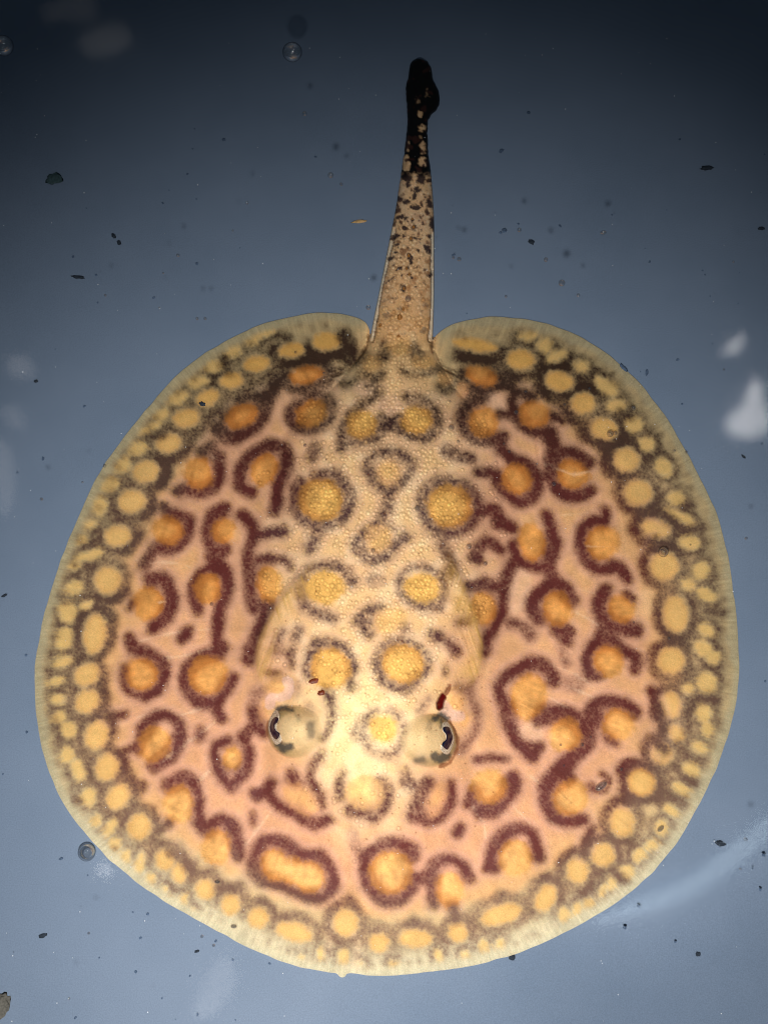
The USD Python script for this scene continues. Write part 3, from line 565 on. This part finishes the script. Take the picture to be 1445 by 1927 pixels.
# dark pigment, maroon on the fins, grey brown along the back, brown at the margin
dc = np.broadcast_to(srgb(84, 32, 32), C.shape).copy()
dc = mixc(dc, center, srgb(74, 47, 52))
dc = mixc(dc, sm(168, 122, SD) * MG, srgb(88, 64, 56))
GLARE = sm(1150, 1650, V)  # exposure glare toward the front, mixed into the dark pigment colour
dc = mixc(dc, GLARE * 0.6 * sm(140, 100, SD), srgb(132, 100, 84))
dc = mixc(dc, GLARE * 0.45 * sm(100, 140, SD), srgb(112, 58, 52))
dc = mixc(dc, sm(1000, 680, V) * 0.85, srgb(40, 23, 18))
fill = np.clip(gaussian_filter(np.maximum(DARK, FAINT), 5.5 / G) * 1.9 - 0.15, 0, 1) * np.exp(-((SDIST - 2.0) / 6.0) ** 2)
DARK = np.maximum(DARK, fill * 0.95)
halo = np.maximum(gaussian_filter(np.maximum(DARK, FAINT), 8 / G) * 1.9 - DARK, 0) * (1 - SPOT) * sm(70, 130, SD)
C = mixc(C, np.clip(halo * 0.5, 0, 0.2), srgb(206, 164, 166))
net = np.maximum(NET, NETB) * (1 - sm(0.3, 0.9, TW)) * (SD > 0)
allm = np.maximum.reduce([DARK * np.where(SD > 62, 1, np.maximum(sm(5 + 14 * ray_f0, 24 + 14 * ray_f0, SD), ROOT)), np.minimum(FAINT * 1.35, 0.95), net * (0.86 + 0.06 * TOP + 0.06 * np.clip(n15, -1.5, 1.5))])
allm = allm * (0.93 + 0.07 * np.clip(n3, -1, 1)) * (1 - 0.0 * q)
allm = allm * (1 - 0.08 * center) * (0.92 + 0.06 * np.clip(n15, -1.5, 1.2))
allm = allm * (1 - 0.92 * CORE) * (1 - center * (1 - np.clip(0.92 + 0.2 * n1 + 0.12 * n3, 0.4, 1)))
speck = 0
allm = gaussian_filter(allm, 3.2 / G)
allm = np.clip(allm * 1.14 + np.clip(allm * (1 - allm) * 4, 0, 1) * (0.085 + 0.01 * center) * (np.clip(n3, -2, 2) + 0.8 * np.clip(n1, -2, 2)), 0, 0.97)
C = mixc(C, allm, dc)
# tail colours
tcol = np.broadcast_to(srgb(226, 184, 138), C.shape).copy()
tcol = mixc(tcol, sm(-.5, 1.5, n8) * 0.5, srgb(206, 178, 148))
tcol = mixc(tcol, sm(0.7, 1.8, n2) * 0.55, srgb(150, 100, 60))
tcol = mixc(tcol, sm(0.4, 1.4, n2 + 0.5 * n8) * 0.45, srgb(150, 104, 74))
tcol = mixc(tcol, sm(1.0, 1.9, n1) * 0.5, srgb(96, 70, 56))
tcol = mixc(tcol, sm(1.1, 1.9, -n1) * 0.4, srgb(246, 222, 186))
tcol = mixc(tcol, sm(0.7, 1.3, n2 + 0.4 * n1) * sm(540, 380, V) * 0.8, srgb(60, 44, 44))
tcol = mixc(tcol, TDARK, srgb(52, 40, 44))
tcol = mixc(tcol, sm(430, 640, V) * 0.5 * (1 - TDARK), srgb(214, 158, 92))
tcol = mixc(tcol, black, srgb(12, 8, 10))
tcol = mixc(tcol, black * sm(0.9, 1.8, n2) * 0.6, srgb(58, 34, 28))
tcol = mixc(tcol, fold * (0.8 - TDARK * .8 + 0.1 * np.clip(n8, -1, 1)).clip(0, 1), srgb(206, 194, 174))
C = C * (1 - TW[..., None]) + tcol * TW[..., None]
# thorns, denticles, pores
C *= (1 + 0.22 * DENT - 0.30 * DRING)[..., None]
C = mixc(C, CREASE * 0.75, srgb(70, 44, 26))  # shade in the crease, painted as a dark brown line
C = mixc(C, RIM * 0.0, srgb(235, 205, 150))
streak = meshkit.noise(np.stack([(U + 0.35 * np.abs(V - 1180) * np.sign(715 - U)) / 4.0, V / 60, 0 * U], -1), 17)
C = mixc(C, cw * sm(46, 6, SC + 6 * n8) * sm(-4, 4, SC) * (0.25 + 0.65 * streak), srgb(190, 148, 80))
C = mixc(C, sm(1.05, 0.0, qL) * 0.6, srgb(208, 188, 140))
C = mixc(C, sm(1.05, 0.0, qR) * 0.6, srgb(206, 186, 138))
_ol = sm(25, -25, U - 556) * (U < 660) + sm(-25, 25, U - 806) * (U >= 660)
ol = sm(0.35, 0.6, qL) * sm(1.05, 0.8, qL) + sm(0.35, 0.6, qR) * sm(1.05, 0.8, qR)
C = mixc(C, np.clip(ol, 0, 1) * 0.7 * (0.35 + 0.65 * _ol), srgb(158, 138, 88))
C = mixc(C, VALVE * 0.5, srgb(222, 184, 176))
C = mixc(C, np.clip(EYED * 1.05, 0, 1), srgb(58, 60, 60))
C = mixc(C, EYE_RIM, srgb(140, 88, 56))
C = mixc(C, SLIT, srgb(90, 14, 4))
pores = np.zeros((NY, NX))
pp = np.stack([rng.uniform(150, 1290, 900), rng.uniform(700, 1780, 900)], 1)
cen = np.abs(pp[:, 0] - 715) < 200
pp = pp[(rng.random(900) < np.where(cen, .8, .12))]
pd, _ = cKDTree(pp).query(UV, workers=-1, distance_upper_bound=6)
pores = sm(2.3, 1.0, np.where(np.isfinite(pd), pd, 9)).reshape(NY, NX) * sm(200, 260, SD)
C = mixc(C, pores * 0.55, srgb(120, 66, 30))
C *= (1 + 0.035 * np.clip(n3, -2, 2) + 0.03 * np.clip(n8, -2, 2) + 0.02 * np.clip(n2, -2, 2))[..., None]
C = np.clip(C, 0.004, 0.92)
COVER = np.ones((NY, NX))
COVER = np.where((V < 640) & (SD < 2), 1.0, COVER)

# ------------------------------------------------------------------ the body as one surface, its rim snapped to the outline
ins = SW > 0
cell = ins[:-1, :-1] | ins[1:, :-1] | ins[:-1, 1:] | ins[1:, 1:]
usedv = np.zeros((NY, NX), bool)
for a in (slice(None, -1), slice(1, None)):
    for b in (slice(None, -1), slice(1, None)):
        usedv[a, b] |= cell
pu, pv = U.copy(), V.copy()
nb = near.reshape(NY, NX, 2)
out = usedv & ~ins
pu[out], pv[out] = nb[out][:, 0], nb[out][:, 1]
index = np.full((NY, NX), -1)
index[usedv] = np.arange(usedv.sum())
jj, ii = np.nonzero(cell)
a, b, c, d = index[jj, ii], index[jj, ii + 1], index[jj + 1, ii + 1], index[jj + 1, ii]
faces = np.vstack([np.stack([a, d, c], 1), np.stack([a, c, b], 1)])
FLOOR_GAP = 0.0001


def height(h):
    return FLOOR_GAP + h * S


verts = at(pu[usedv], pv[usedv], height(H[usedv]))
col, cov = C[usedv], COVER[usedv]
# drop slivers whose corners all snapped to the same rim
okf = ~(out[usedv][faces].all(1))
faces = faces[okf]
# rim skirt
e = np.vstack([faces[:, [0, 1]], faces[:, [1, 2]], faces[:, [2, 0]]])
key = np.sort(e, 1)
uq, inv, cnt = np.unique(key[:, 0].astype(np.int64) * 10 ** 7 + key[:, 1], return_inverse=True, return_counts=True)
rim = e[cnt[inv.ravel()] == 1]
rv = np.unique(rim)
low = verts[rv].copy()
low[:, 2] = FLOOR_GAP * 0.8
back = np.full(len(verts), -1)
back[rv] = np.arange(len(rv)) + len(verts)
topv = back + len(rv)
skirt = np.vstack([np.stack([topv[rim[:, 1]], topv[rim[:, 0]], back[rim[:, 0]]], 1), np.stack([topv[rim[:, 1]], back[rim[:, 0]], back[rim[:, 1]]], 1)])
nv = len(verts)
verts = np.vstack([verts, low, verts[rv]])
col, cov = np.vstack([col, col[rv], col[rv]]), np.concatenate([cov, cov[rv], cov[rv]])
belly = whole.buffer(-34).buffer(0)
belly = max(belly.geoms, key=lambda g: g.area) if hasattr(belly, "geoms") else belly
bp, bf = trimesh.creation.triangulate_polygon(belly.simplify(1.5), engine="earcut")
bz = at(bp[:, 0], bp[:, 1], np.full(len(bp), FLOOR_GAP * 0.8))
bf = bf + len(verts)
verts = np.vstack([verts, bz])
col = np.vstack([col, np.broadcast_to(srgb(225, 215, 200), (len(bz), 3))])
cov = np.concatenate([cov, np.ones(len(bz))])
allf = np.vstack([faces, skirt, bf])
mesh_n = trimesh.Trimesh(verts, faces, process=False)

ray_root = UsdGeom.Xform.Define(stage, "/World/stingray")
tag(ray_root, label="tan freshwater stingray with orange spots in dark rings, resting on the tub floor", category="stingray")
body = usdkit.mesh(stage, path("body", "/World/stingray"), (verts, allf), skin, smooth=True)
pva = UsdGeom.PrimvarsAPI(body)
pva.CreatePrimvar("albedo", Sdf.ValueTypeNames.Color3fArray, "vertex").Set(Vt.Vec3fArray.FromNumpy(col.astype(np.float32)))
pva.CreatePrimvar("cover", Sdf.ValueTypeNames.FloatArray, "vertex").Set(Vt.FloatArray.FromNumpy(cov.astype(np.float32)))


def body_h(u, v):
    i = np.clip(np.round((np.asarray(u) - gx[0]) / G).astype(int), 0, NX - 1)
    j = np.clip(np.round((np.asarray(v) - gy[0]) / G).astype(int), 0, NY - 1)
    return np.where(SW[j, i] > 0, H[j, i], 0.0)


# ------------------------------------------------------------------ eyes: shells over the two eye bulges
from scipy.interpolate import RegularGridInterpolator
Hs = gaussian_filter(H, 2.0 / G)
HI = RegularGridInterpolator((gy, gx), Hs)
iris_m = usdkit.material(stage, "/World/Looks/iris", {
    "g": ("geometry", {}), "n": ("noise_texture", {"scale": 3500.0, "detail": 4.0}),
    "c": ("rgb_ramp", {"ramp": [(0.35, tuple(srgb(150, 130, 110))), (0.62, tuple(srgb(220, 205, 180)))]}),
    "p": ("principled_bsdf", {"roughness": 0.12, "specular_ior_level": 0.5})},
    [("g.position", "n.vector"), ("n.fac", "c.fac"), ("c.color", "p.base_color")], surface="p.BSDF")
pupil_m = mat_plain("pupil", srgb(6, 7, 38), 0.1, 0.5)


def patch(poly, lift, bulge=0.0, step=0.6):
    pl = Polygon(spline(poly, True, 6)).buffer(0)
    x0, y0, x1, y1 = pl.bounds
    gxx, gyy = np.meshgrid(np.arange(x0 - step, x1 + 2 * step, step), np.arange(y0 - step, y1 + 2 * step, step))
    pts = np.stack([gxx.ravel(), gyy.ravel()], 1)
    d, nearb = sdf(pl, pts, 0.25)
    inn = (d > 0).reshape(gxx.shape)
    cl = inn[:-1, :-1] | inn[1:, :-1] | inn[:-1, 1:] | inn[1:, 1:]
    q = np.where((d > 0)[:, None], pts, nearb)
    idx = np.arange(len(pts)).reshape(gxx.shape)
    j, i = np.nonzero(cl)
    a, b, c, e_ = idx[j, i], idx[j, i + 1], idx[j + 1, i + 1], idx[j + 1, i]
    f = np.vstack([np.stack([a, e_, c], 1), np.stack([a, c, b], 1)])
    h = HI(q[:, ::-1]) + lift + bulge * (1 - np.exp(-np.maximum(d, 0) / 3.0)) - (d < 0.6) * (lift * 0.9 if bulge else 0.6)
    v = at(q[:, 0], q[:, 1], height(h))
    keepv = np.unique(f)
    re = np.full(len(v), -1)
    re[keepv] = np.arange(len(keepv))
    return v[keepv], re[f]


EYES = [([(522, 1337), (526, 1345), (525, 1353), (521, 1364), (521, 1373), (526, 1380), (530, 1390), (529, 1397), (521, 1402), (515, 1398), (508, 1385), (505, 1372), (506, 1358), (511, 1346), (517, 1338)],
         [(516, 1351), (520, 1349.5), (524, 1353), (522, 1360), (518, 1363), (517, 1370), (520, 1376), (526.5, 1381), (525, 1387), (520.5, 1392), (516, 1390), (512, 1385), (508.5, 1376), (508, 1368), (511, 1357)], "eye on the left of the photo with a dark blue crescent pupil"),
        ([(834, 1360), (841, 1358), (848, 1367), (852, 1377), (855, 1390), (853, 1402), (848, 1414), (843, 1420), (836, 1419), (829, 1411), (829, 1405), (832, 1401), (836, 1396), (839, 1390), (837, 1382), (832, 1375), (832, 1365)],
         [(833, 1371), (838, 1368), (845, 1369.5), (849, 1378), (852, 1388), (850, 1397), (846, 1405), (842, 1411), (838, 1410), (831.5, 1403), (833, 1398), (838, 1394), (840, 1389), (839, 1382), (835, 1377)], "eye on the right of the photo with a dark blue crescent pupil")]
for opening, pupil, label in EYES:
    ey = obj("eye", patch(opening, 1.6, 1.6), iris_m, "/World/stingray", label=label)
    obj("pupil", patch(pupil, 4.3, 0.0), pupil_m, ey.GetPath())

# thorns down the middle of the tail
thorn_m = mat_plain("thorn", srgb(150, 100, 46), 0.4, 0.4)
for k, (u, v, r) in enumerate([(752, 597, 6.5), (750, 633, 4), (759, 582, 4), (760, 543, 4), (770, 516, 3.5), (765, 505, 3.2), (769, 481, 4), (773, 449, 3.6), (778, 427, 4), (776, 412, 3), (716, 612, 4.5)]):
    h0 = float(HI((v, u)))
    base = [at(u + r * math.cos(t) * 0.9, v + r * math.sin(t), height(h0 - 1.5)) for t in np.linspace(0, 2 * np.pi, 9)[:-1]]
    mid = [at(u + 0.5 * r * math.cos(t), v - 0.3 * r + 0.5 * r * math.sin(t), height(h0 + r * 0.55)) for t in np.linspace(0, 2 * np.pi, 9)[:-1]]
    tip = at(u, v - r * 1.3, height(h0 + r * 0.9))
    vs = np.vstack([base, mid, [tip]])
    fs = []
    for m in range(8):
        n = (m + 1) % 8
        fs += [[n, m, 8 + m], [n, 8 + m, 8 + n], [8 + n, 8 + m, 16]]
    obj("thorn", (vs, np.array(fs)), thorn_m, "/World/stingray", smooth=40)

# ------------------------------------------------------------------ the tub floor
fx, fy = np.meshgrid(np.linspace(-0.26, 0.26, 521), np.linspace(-0.22, 0.26, 481))
P0 = np.stack([fx, fy, 0 * fx], -1)
rel = P0 - CAM
w_ = rel @ FWD
fu, fv = 722.5 + F * rel[..., 0] / w_, 963.5 - F * (rel @ UP) / w_
arc_c = at(1060.0, 1150.0, 0.0)
arc_r = np.hypot(*(at(1405.0, 1600.0, 0.0) - arc_c)[:2])
rr = np.hypot(fx - arc_c[0], fy - arc_c[1]) - arc_r
low_side = sm(0.1, -0.35, (fy - arc_c[1]) / np.maximum(np.hypot(fx - arc_c[0], fy - arc_c[1]), 1e-6))
ang = np.arctan2(fy - arc_c[1], fx - arc_c[0])
on = sm(-2.15, -1.45, ang) * sm(0.35, -0.3, ang)
fz = -0.0022 * sm(-0.0045, 0.0035, rr) * on + 0.022 * sm(0.003, 0.055, rr) * on
fz += 0.00025 * (meshkit.fbm(np.stack([fx / 0.05, fy / 0.05, 0 * fx], -1), 3, 21) - 0.5)
jj, ii = np.meshgrid(np.arange(480), np.arange(520), indexing="ij")
a = (jj * 521 + ii).ravel()
ff = np.stack([a, a + 1, a + 522, a + 521], 1)
tub_m = usdkit.material(stage, "/World/Looks/tub_plastic", {
    "g": ("geometry", {}), "n": ("noise_texture", {"scale": 45.0, "detail": 4.0, "roughness": 0.6}),
    "c": ("rgb_ramp", {"ramp": [(0.3, (0.142, 0.196, 0.282)), (0.7, (0.162, 0.218, 0.308))]}),
    "n2": ("noise_texture", {"scale": 3800.0, "detail": 2.0}),
    "r": ("map_range", {"from_min": 0.3, "from_max": 0.7, "to_min": 0.90, "to_max": 1.10}),
    "m": ("mix_color", {"blend_type": "multiply", "fac": 1.0}),
    "p": ("principled_bsdf", {"roughness": 0.55, "specular_ior_level": 0.25})},
    [("g.position", "n.vector"), ("g.position", "n2.vector"), ("n.fac", "c.fac"), ("c.color", "m.a"), ("n2.fac", "r.value"), ("r.result", "m.b"), ("m.result", "p.base_color")], surface="p.BSDF")
obj("tub_floor", (np.stack([fx, fy, fz], -1).reshape(-1, 3), ff), tub_m, label="smooth grey-blue plastic tub floor under the stingray", kind="structure")

# ------------------------------------------------------------------ water
wx, wy = np.meshgrid(np.linspace(-0.26, 0.26, 261), np.linspace(-0.22, 0.26, 241))
jj, ii = np.meshgrid(np.arange(240), np.arange(260), indexing="ij")
a = (jj * 261 + ii).ravel()
wz = WATER + 0.00012 * (meshkit.fbm(np.stack([wx / 0.03, wy / 0.03, 0 * wx], -1), 2, 31) - 0.5)
water_m = usdkit.material(stage, "/World/Looks/water", {
    "lw": ("layer_weight", {"blend": 0.5}), "pw": ("math", {"math_type": "power", "value2": 5.0}), "f": ("math", {"math_type": "multiply_add", "value2": 0.98, "value3": 0.02}), "t": ("transparent_bsdf", {"color": (0.99, 0.995, 1.0)}), "g": ("glossy_bsdf", {"color": (1, 1, 1), "roughness": 0.05}), "m": ("mix_closure", {})},
    [("lw.facing", "pw.value1"), ("pw.value", "f.value1"), ("f.value", "m.fac"), ("t.BSDF", "m.closure1"), ("g.BSDF", "m.closure2")], surface="m.closure")
obj("water", (np.stack([wx, wy, wz], -1).reshape(-1, 3), np.stack([a, a + 1, a + 262, a + 261], 1)), water_m, label="clear shallow water over the stingray", kind="structure")

# ------------------------------------------------------------------ lamps of the room, plus one added curved strip, seen as soft reflections in the water
lamp_n = 0


def lamp_at(shape, strength, label, high=0.9, color=(1.0, 0.97, 0.95)):
    global lamp_n
    c = np.mean(np.array(shape, float), 0)
    pts = []
    for u, v in spline(shape, True, 5):
        p = at(u, v, WATER)
        d = ray(u, v)
        d = d / np.linalg.norm(d)
        d[2] *= -1
        pts.append(p + d * ((high - WATER) / d[2]))
    pts = np.array(pts)
    cen = pts.mean(0)
    n = len(pts)
    up_ = pts + (0, 0, 0.02)
    v = np.vstack([pts, up_, [cen], [cen + (0, 0, 0.02)]])
    f = []
    for k in range(n):
        m = (k + 1) % n
        f += [[k, 2 * n, m], [n + k, n + m, 2 * n + 1], [k, m, n + m], [k, n + m, n + k]]
    em = usdkit.material(stage, f"/World/Looks/lamp_glow_{lamp_n:03d}", {"e": ("emission", {"color": color, "strength": strength})}, [], surface="e.emission")
    lamp_n += 1
    obj("lamp", (v, np.array(f)), em, smooth=False, label=label, category="lamp")


lamp_at([(1368, 776), (1392, 764), (1403, 748), (1410, 726), (1422, 728), (1424, 756), (1436, 780), (1430, 798), (1402, 800), (1378, 790)], 16, "lamp whose reflection is the largest white patch at the right edge")
lamp_at([(1364, 655), (1380, 632), (1392, 622), (1394, 640), (1385, 658)], 12, "lamp whose reflection is the smaller white patch above the largest one")
lamp_at([(14, 672), (48, 674), (50, 692), (12, 694)], 2.6, "lamp whose faint reflection is the double smudge left of the stingray")
lamp_at([(4, 768), (30, 764), (32, 786), (6, 784)], 2.2, "lamp whose faint reflection sits low at the left edge")
lamp_at([(-10, 840), (6, 838), (8, 920), (-8, 950)], 2.8, "lamp whose reflection is the tall streak at the left edge")
lamp_at([(166, 84), (200, 60), (240, 56), (206, 84)], 0.9, "lamp whose dim reflection is the slanting smudge in the upper left")
lamp_at([(80, 20), (130, 4), (180, -4), (182, 18), (170, 24), (110, 18)], 0.5, "lamp whose dim reflection is the wide smudge at the top left")
lamp_at([(366, 1910), (384, 1850), (412, 1800), (432, 1806), (432, 1850), (396, 1905)], 3.6, "lamp whose reflection is the tall soft streak below the stingray")
lamp_at([(184, 1640), (194, 1632), (204, 1640), (192, 1652)], 12, "lamp whose reflection is the small bright dot by the largest bubble")

lamp_at([(1130, 1738), (1180, 1718), (1260, 1690), (1330, 1650), (1400, 1592), (1470, 1524), (1484, 1546), (1420, 1612), (1345, 1672), (1265, 1712), (1180, 1736)], 7.5, "added curved glowing strip whose reflection makes the long bright arc at the lower right", color=(0.72, 0.88, 1.0))  # added emitter, no known lamp; gives the tub-edge highlight its bright arc

# ------------------------------------------------------------------ bubbles
bub_m = usdkit.material(stage, "/World/Looks/bubble", {
    "lw": ("layer_weight", {"blend": 0.5}), "r": ("rgb_ramp", {"ramp": [(0.0, (0.10,) * 3), (0.45, (0.14,) * 3), (0.72, (0.55,) * 3), (0.9, (0.85,) * 3), (1.0, (0.5,) * 3)]}),
    "t": ("transparent_bsdf", {"color": (1, 1, 1)}), "d": ("diffuse_bsdf", {"color": (0.05, 0.065, 0.09)}), "m1": ("mix_closure", {}),
    "g": ("glossy_bsdf", {"color": (1, 1, 1), "roughness": 0.05}), "m2": ("mix_closure", {"fac": 0.26})},
    [("lw.facing", "r.fac"), ("r.color", "m1.fac"), ("t.BSDF", "m1.closure1"), ("d.BSDF", "m1.closure2"), ("m1.closure", "m2.closure1"), ("g.BSDF", "m2.closure2")], surface="m2.closure")
bub_n = 0


def bubble(u, v, r, label, floating=None, group=None, sq=(1, 1, 1), rot=0):
    h = float(body_h(u, v))
    if floating is None:
        floating = h == 0
    z = WATER - r * S * 0.85 if floating else height(h) + r * S * 0.8
    m = trimesh.creation.icosphere(3 if r > 4 else 2, r * S)
    m.apply_scale(sq)
    m.apply_transform(trimesh.transformations.rotation_matrix(math.radians(rot), (0, 0, 1)))
    m.apply_translation(at(u, v, z))
    obj("air_bubble", m, bub_m, label=label, category="bubble", group=group)


bubble(163, 1605, 15.5, "largest round air bubble, by the lower left edge of the disc", False)
bubble(550, 97, 19, "big air bubble floating left of the black tail tip", True)
bubble(6, 85, 20, "big air bubble cut by the left edge of the photo, near the top", True)
bubble(1248, 1039, 9.5, "glassy bubble on a margin spot at the right of the disc")
bubble(1131, 1480, 10, "long silvery bubble in a dark half ring on the right fin", sq=(1.2, .6, .5), rot=35)
bubble(1148, 816, 6.5, "larger of two touching bubbles on the upper right margin")
bubble(1157.5, 814.5, 4, "smaller of two touching bubbles on the upper right margin")
bubble(1191, 768, 5, "bubble at the outer end of a dark streak on the upper right margin")
bubble(768, 562, 6, "bubble on the middle of the tail root")
bubble(849, 805, 5.5, "bubble on pale skin between two ringed spots right of the back ridge")
bubble(785, 957, 5, "bubble beside the left of the big yellow spot on the back")
bubble(1243, 1560, 6, "oval bubble on a pale margin spot at the lower right", sq=(1.2, .7, .6), rot=40)
bubble(693, 578, 4.5, "bubble in the water just left of the tail root")
bubble(1057, 532, 6, "largest bubble in the water right of the tail")
bubble(622, 329, 5.5, "bubble in the water left of the dark part of the tail")
bubble(864, 487, 4, "larger of two bubbles just right of the tail")
bubble(853, 484, 2.6, "smaller of two bubbles just right of the tail")
bubble(573, 213, 4.5, "small twin bubble between the big upper bubble and the tail tip")
bubble(882, 1029, 5, "bubble left of the dark smudge right of the head ridge")
bubble(913, 1061, 4, "bubble below the dark smudge right of the head ridge")
bubble(1042, 911, 4.5, "whitish bubble in the dark between two ringed spots of the right fin")
bubble(971, 776, 4.5, "bubble on the left of an orange spot, upper right fin")
bubble(440, 1744, 5, "flattened bubble at the lower left margin", sq=(1.1, .7, .6))
bubble(409, 1660, 4.5, "flattened bubble at the top right of a lower left margin spot", sq=(1.1, .7, .6))
bubble(702, 1036, 4, "bubble at the foot of the dark ring on the middle of the back")
bubble(977, 432, 4, "amber glinting bubble in the water right of the tail")
bubble(1135, 437, 4.5, "lone bright bubble well right of the tail", sq=(1.3, .8, 1))
bubble(1027, 488, 4, "bubble below the black fleck right of the tail")
for (u, v) in [(952, 557), (1269, 848), (1291, 851), (1362, 695), (197, 877), (155, 907), (371, 599), (386, 599), (78, 939), (307, 513), (438, 433), (465, 381), (574, 838), (614, 865), (556, 663), (609, 702), (1258, 1201), (1192, 1171), (1111, 1387), (1095, 1402), (1061, 1441), (1169, 1448), (1055, 1402), (862, 831), (847, 755), (948, 835), (958, 850), (1010, 873), (1062, 761), (1109, 731), (989, 737), (398, 1137), (1299, 1025), (1404, 1013), (642, 346), (1088, 555), (335, 480), (300, 579), (198, 555), (1380, 492), (1403, 1580), (1393, 1636), (402, 1780), (167, 1757), (380, 1763), (130, 1880)]:
    fl = float(body_h(u, v)) == 0
    bubble(u, v, 2.6 + 0.7 * math.sin(u), "pinhead air bubble drifting in the open water" if fl else "pinhead air bubble clinging to the skin of the stingray", group="pinhead bubbles in the open water" if fl else "pinhead bubbles on the stingray")

# ------------------------------------------------------------------ flecks of debris
dark_m = mat_plain("dark_fleck", srgb(44, 52, 62), 0.7, 0.1)
rust_m = mat_plain("rust_flake", srgb(105, 40, 8), 0.5, 0.3)
straw_m = mat_plain("straw", srgb(196, 160, 110), 0.6, 0.2)
algae_m = mat_plain("algae", srgb(60, 80, 84), 0.8, 0.1)
teal_m = mat_plain("grey_fleck", srgb(78, 96, 120), 0.7, 0.1)


def fleck(name, u, v, rx, ry, rot, mat, label, cat, group=None, seed=0, thick=0.45):
    m = trimesh.creation.icosphere(2, 1.0)
    m.vertices *= 1 + 1.5 * (meshkit.fbm(m.vertices * 2.3 + seed * 3.7 + 40, 2, seed) - 0.5)[:, None]
    m.apply_scale((rx * S, ry * S, thick * min(rx, ry) * S))
    m.apply_transform(trimesh.transformations.rotation_matrix(-math.radians(rot), (0, 0, 1)))
    h = float(body_h(u, v))
    z = height(h + thick * min(rx, ry) * 0.6) if h else thick * min(rx, ry) * S * 0.8
    m.apply_translation(at(u, v, z))
    obj(name, m, mat, label=label, category=cat, group=group, smooth=60)


BIG = [(214, 443, 5, 7, -25, "black fleck, upper of a touching pair left of the tail"), (224, 456, 5, 7, -25, "blue-black fleck, lower of a touching pair left of the tail"), (146, 521, 16, 4, 8, "long dark streak of debris at the far left, level with the tail root"), (1330, 315, 16, 6, -10, "long blackish scrap in the upper right water"), (1000, 455, 8, 6, 20, "black fleck right of the middle of the tail"),
       (949, 433, 6, 6, 0, "round grey fleck left of the black one right of the tail"), (1433, 429, 9, 5, 0, "dark fleck at the right edge of the photo, upper half"), (1173, 692, 5, 12, -40, "dark streak just off the upper right edge of the disc"), (1217, 700, 3.5, 7, 10, "short upright fleck right of the upper right disc edge"), (1356, 1588, 11, 6, 10, "dark flat fleck above the bright arc of the tub"),
       (963, 1802, 7, 6, -30, "black square fleck just under the front edge of the disc"), (80, 1762, 8, 5, -20, "dark fleck in the lower left water"), (371, 1791, 5, 3, -15, "thin dark fleck below the lower left edge of the disc"), (1314, 1797, 6, 5, 0, "round dark fleck in the lower right corner water"), (68, 717, 5, 4, 0, "small dark fleck under the double smudge of light at the left"), (8, 1121, 7, 3.5, -25, "slanting fleck at the left edge beside the disc"),
       (1399, 859, 7, 3, 45, "slanting dark fleck at the right, level with the upper margin"), (994, 211, 5, 4, 0, "faint fleck high in the water right of the tail tip"), (943, 283, 7, 5, -40, "grey smudge of debris right of the dark tail end"), (421, 262, 5, 4, 0, "grey fleck left of the dark tail end")]
for k, (u, v, rx, ry, rot, label) in enumerate(BIG):
    fleck("debris_fleck", u, v, rx * .75, ry * .75, rot, dark_m if k not in (5, 7, 8, 17, 18, 19) else teal_m, label, "debris", seed=k)
fleck("algae_tuft", 103, 335, 15, 12, 0, algae_m, "blurry green tuft of algae on the tub floor at the upper left", "algae", seed=51, thick=.25)
fleck("straw_flake", 677, 416, 14, 3.4, -8, straw_m, "beige straw-like flake left of the tail", "flake", seed=52)
fleck("skin_flake", 593, 1281, 10.5, 4, -14, rust_m, "upper rust-brown flake on the yellow head spot", "flake", seed=53)
fleck("skin_flake", 606, 1304, 8.5, 4, -16, rust_m, "lower rust-brown flake under the yellow head spot", "flake", seed=54)
fleck("waste_clump", 4, 1893, 11, 18, 10, mat_plain("clump", srgb(96, 94, 88), .8, .1), "greyish clump at the lower left corner of the photo", "debris", seed=55)
fleck("thread_curl", 381, 760, 6, 4, 30, dark_m, "dark curled scrap on a margin spot at the upper left", "debris", seed=56)
r2 = np.random.default_rng(99)
n = 0
while n < 80:
    u, v = r2.uniform(5, 1440), r2.uniform(230, 1922)
    if float(body_h(u, v)) > 0 or shapely.distance(whole, shapely.points(u, v)) < 8:
        continue
    r = r2.uniform(1.0, 2.3)
    fleck("dust_speck", u, v, r * r2.uniform(.8, 1.7), r, r2.uniform(0, 180), teal_m, "tiny dark dust speck sunk on the tub floor", "speck", "dust specks on the tub floor", seed=int(r2.integers(0, 40)))
    n += 1

# pin-point bubbles and pale motes nobody could count
r3 = np.random.default_rng(5)
motes = []
while len(motes) < 260:
    u, v = r3.uniform(3, 1442), r3.uniform(60, 1924)
    h = float(body_h(u, v))
    z = height(h + 1.0) if h else r3.uniform(0.001, WATER - 0.001)
    m = trimesh.creation.icosphere(0, r3.uniform(0.45, 1.15) * S)
    m.apply_translation(at(u, v, z))
    motes.append(m)
obj("bubble_motes", trimesh.util.concatenate(motes), mat_plain("mote", (0.85, 0.9, 0.95), 0.2, 0.5), kind="stuff", label="pin-point pale bubbles and motes scattered through the water", category="bubbles")
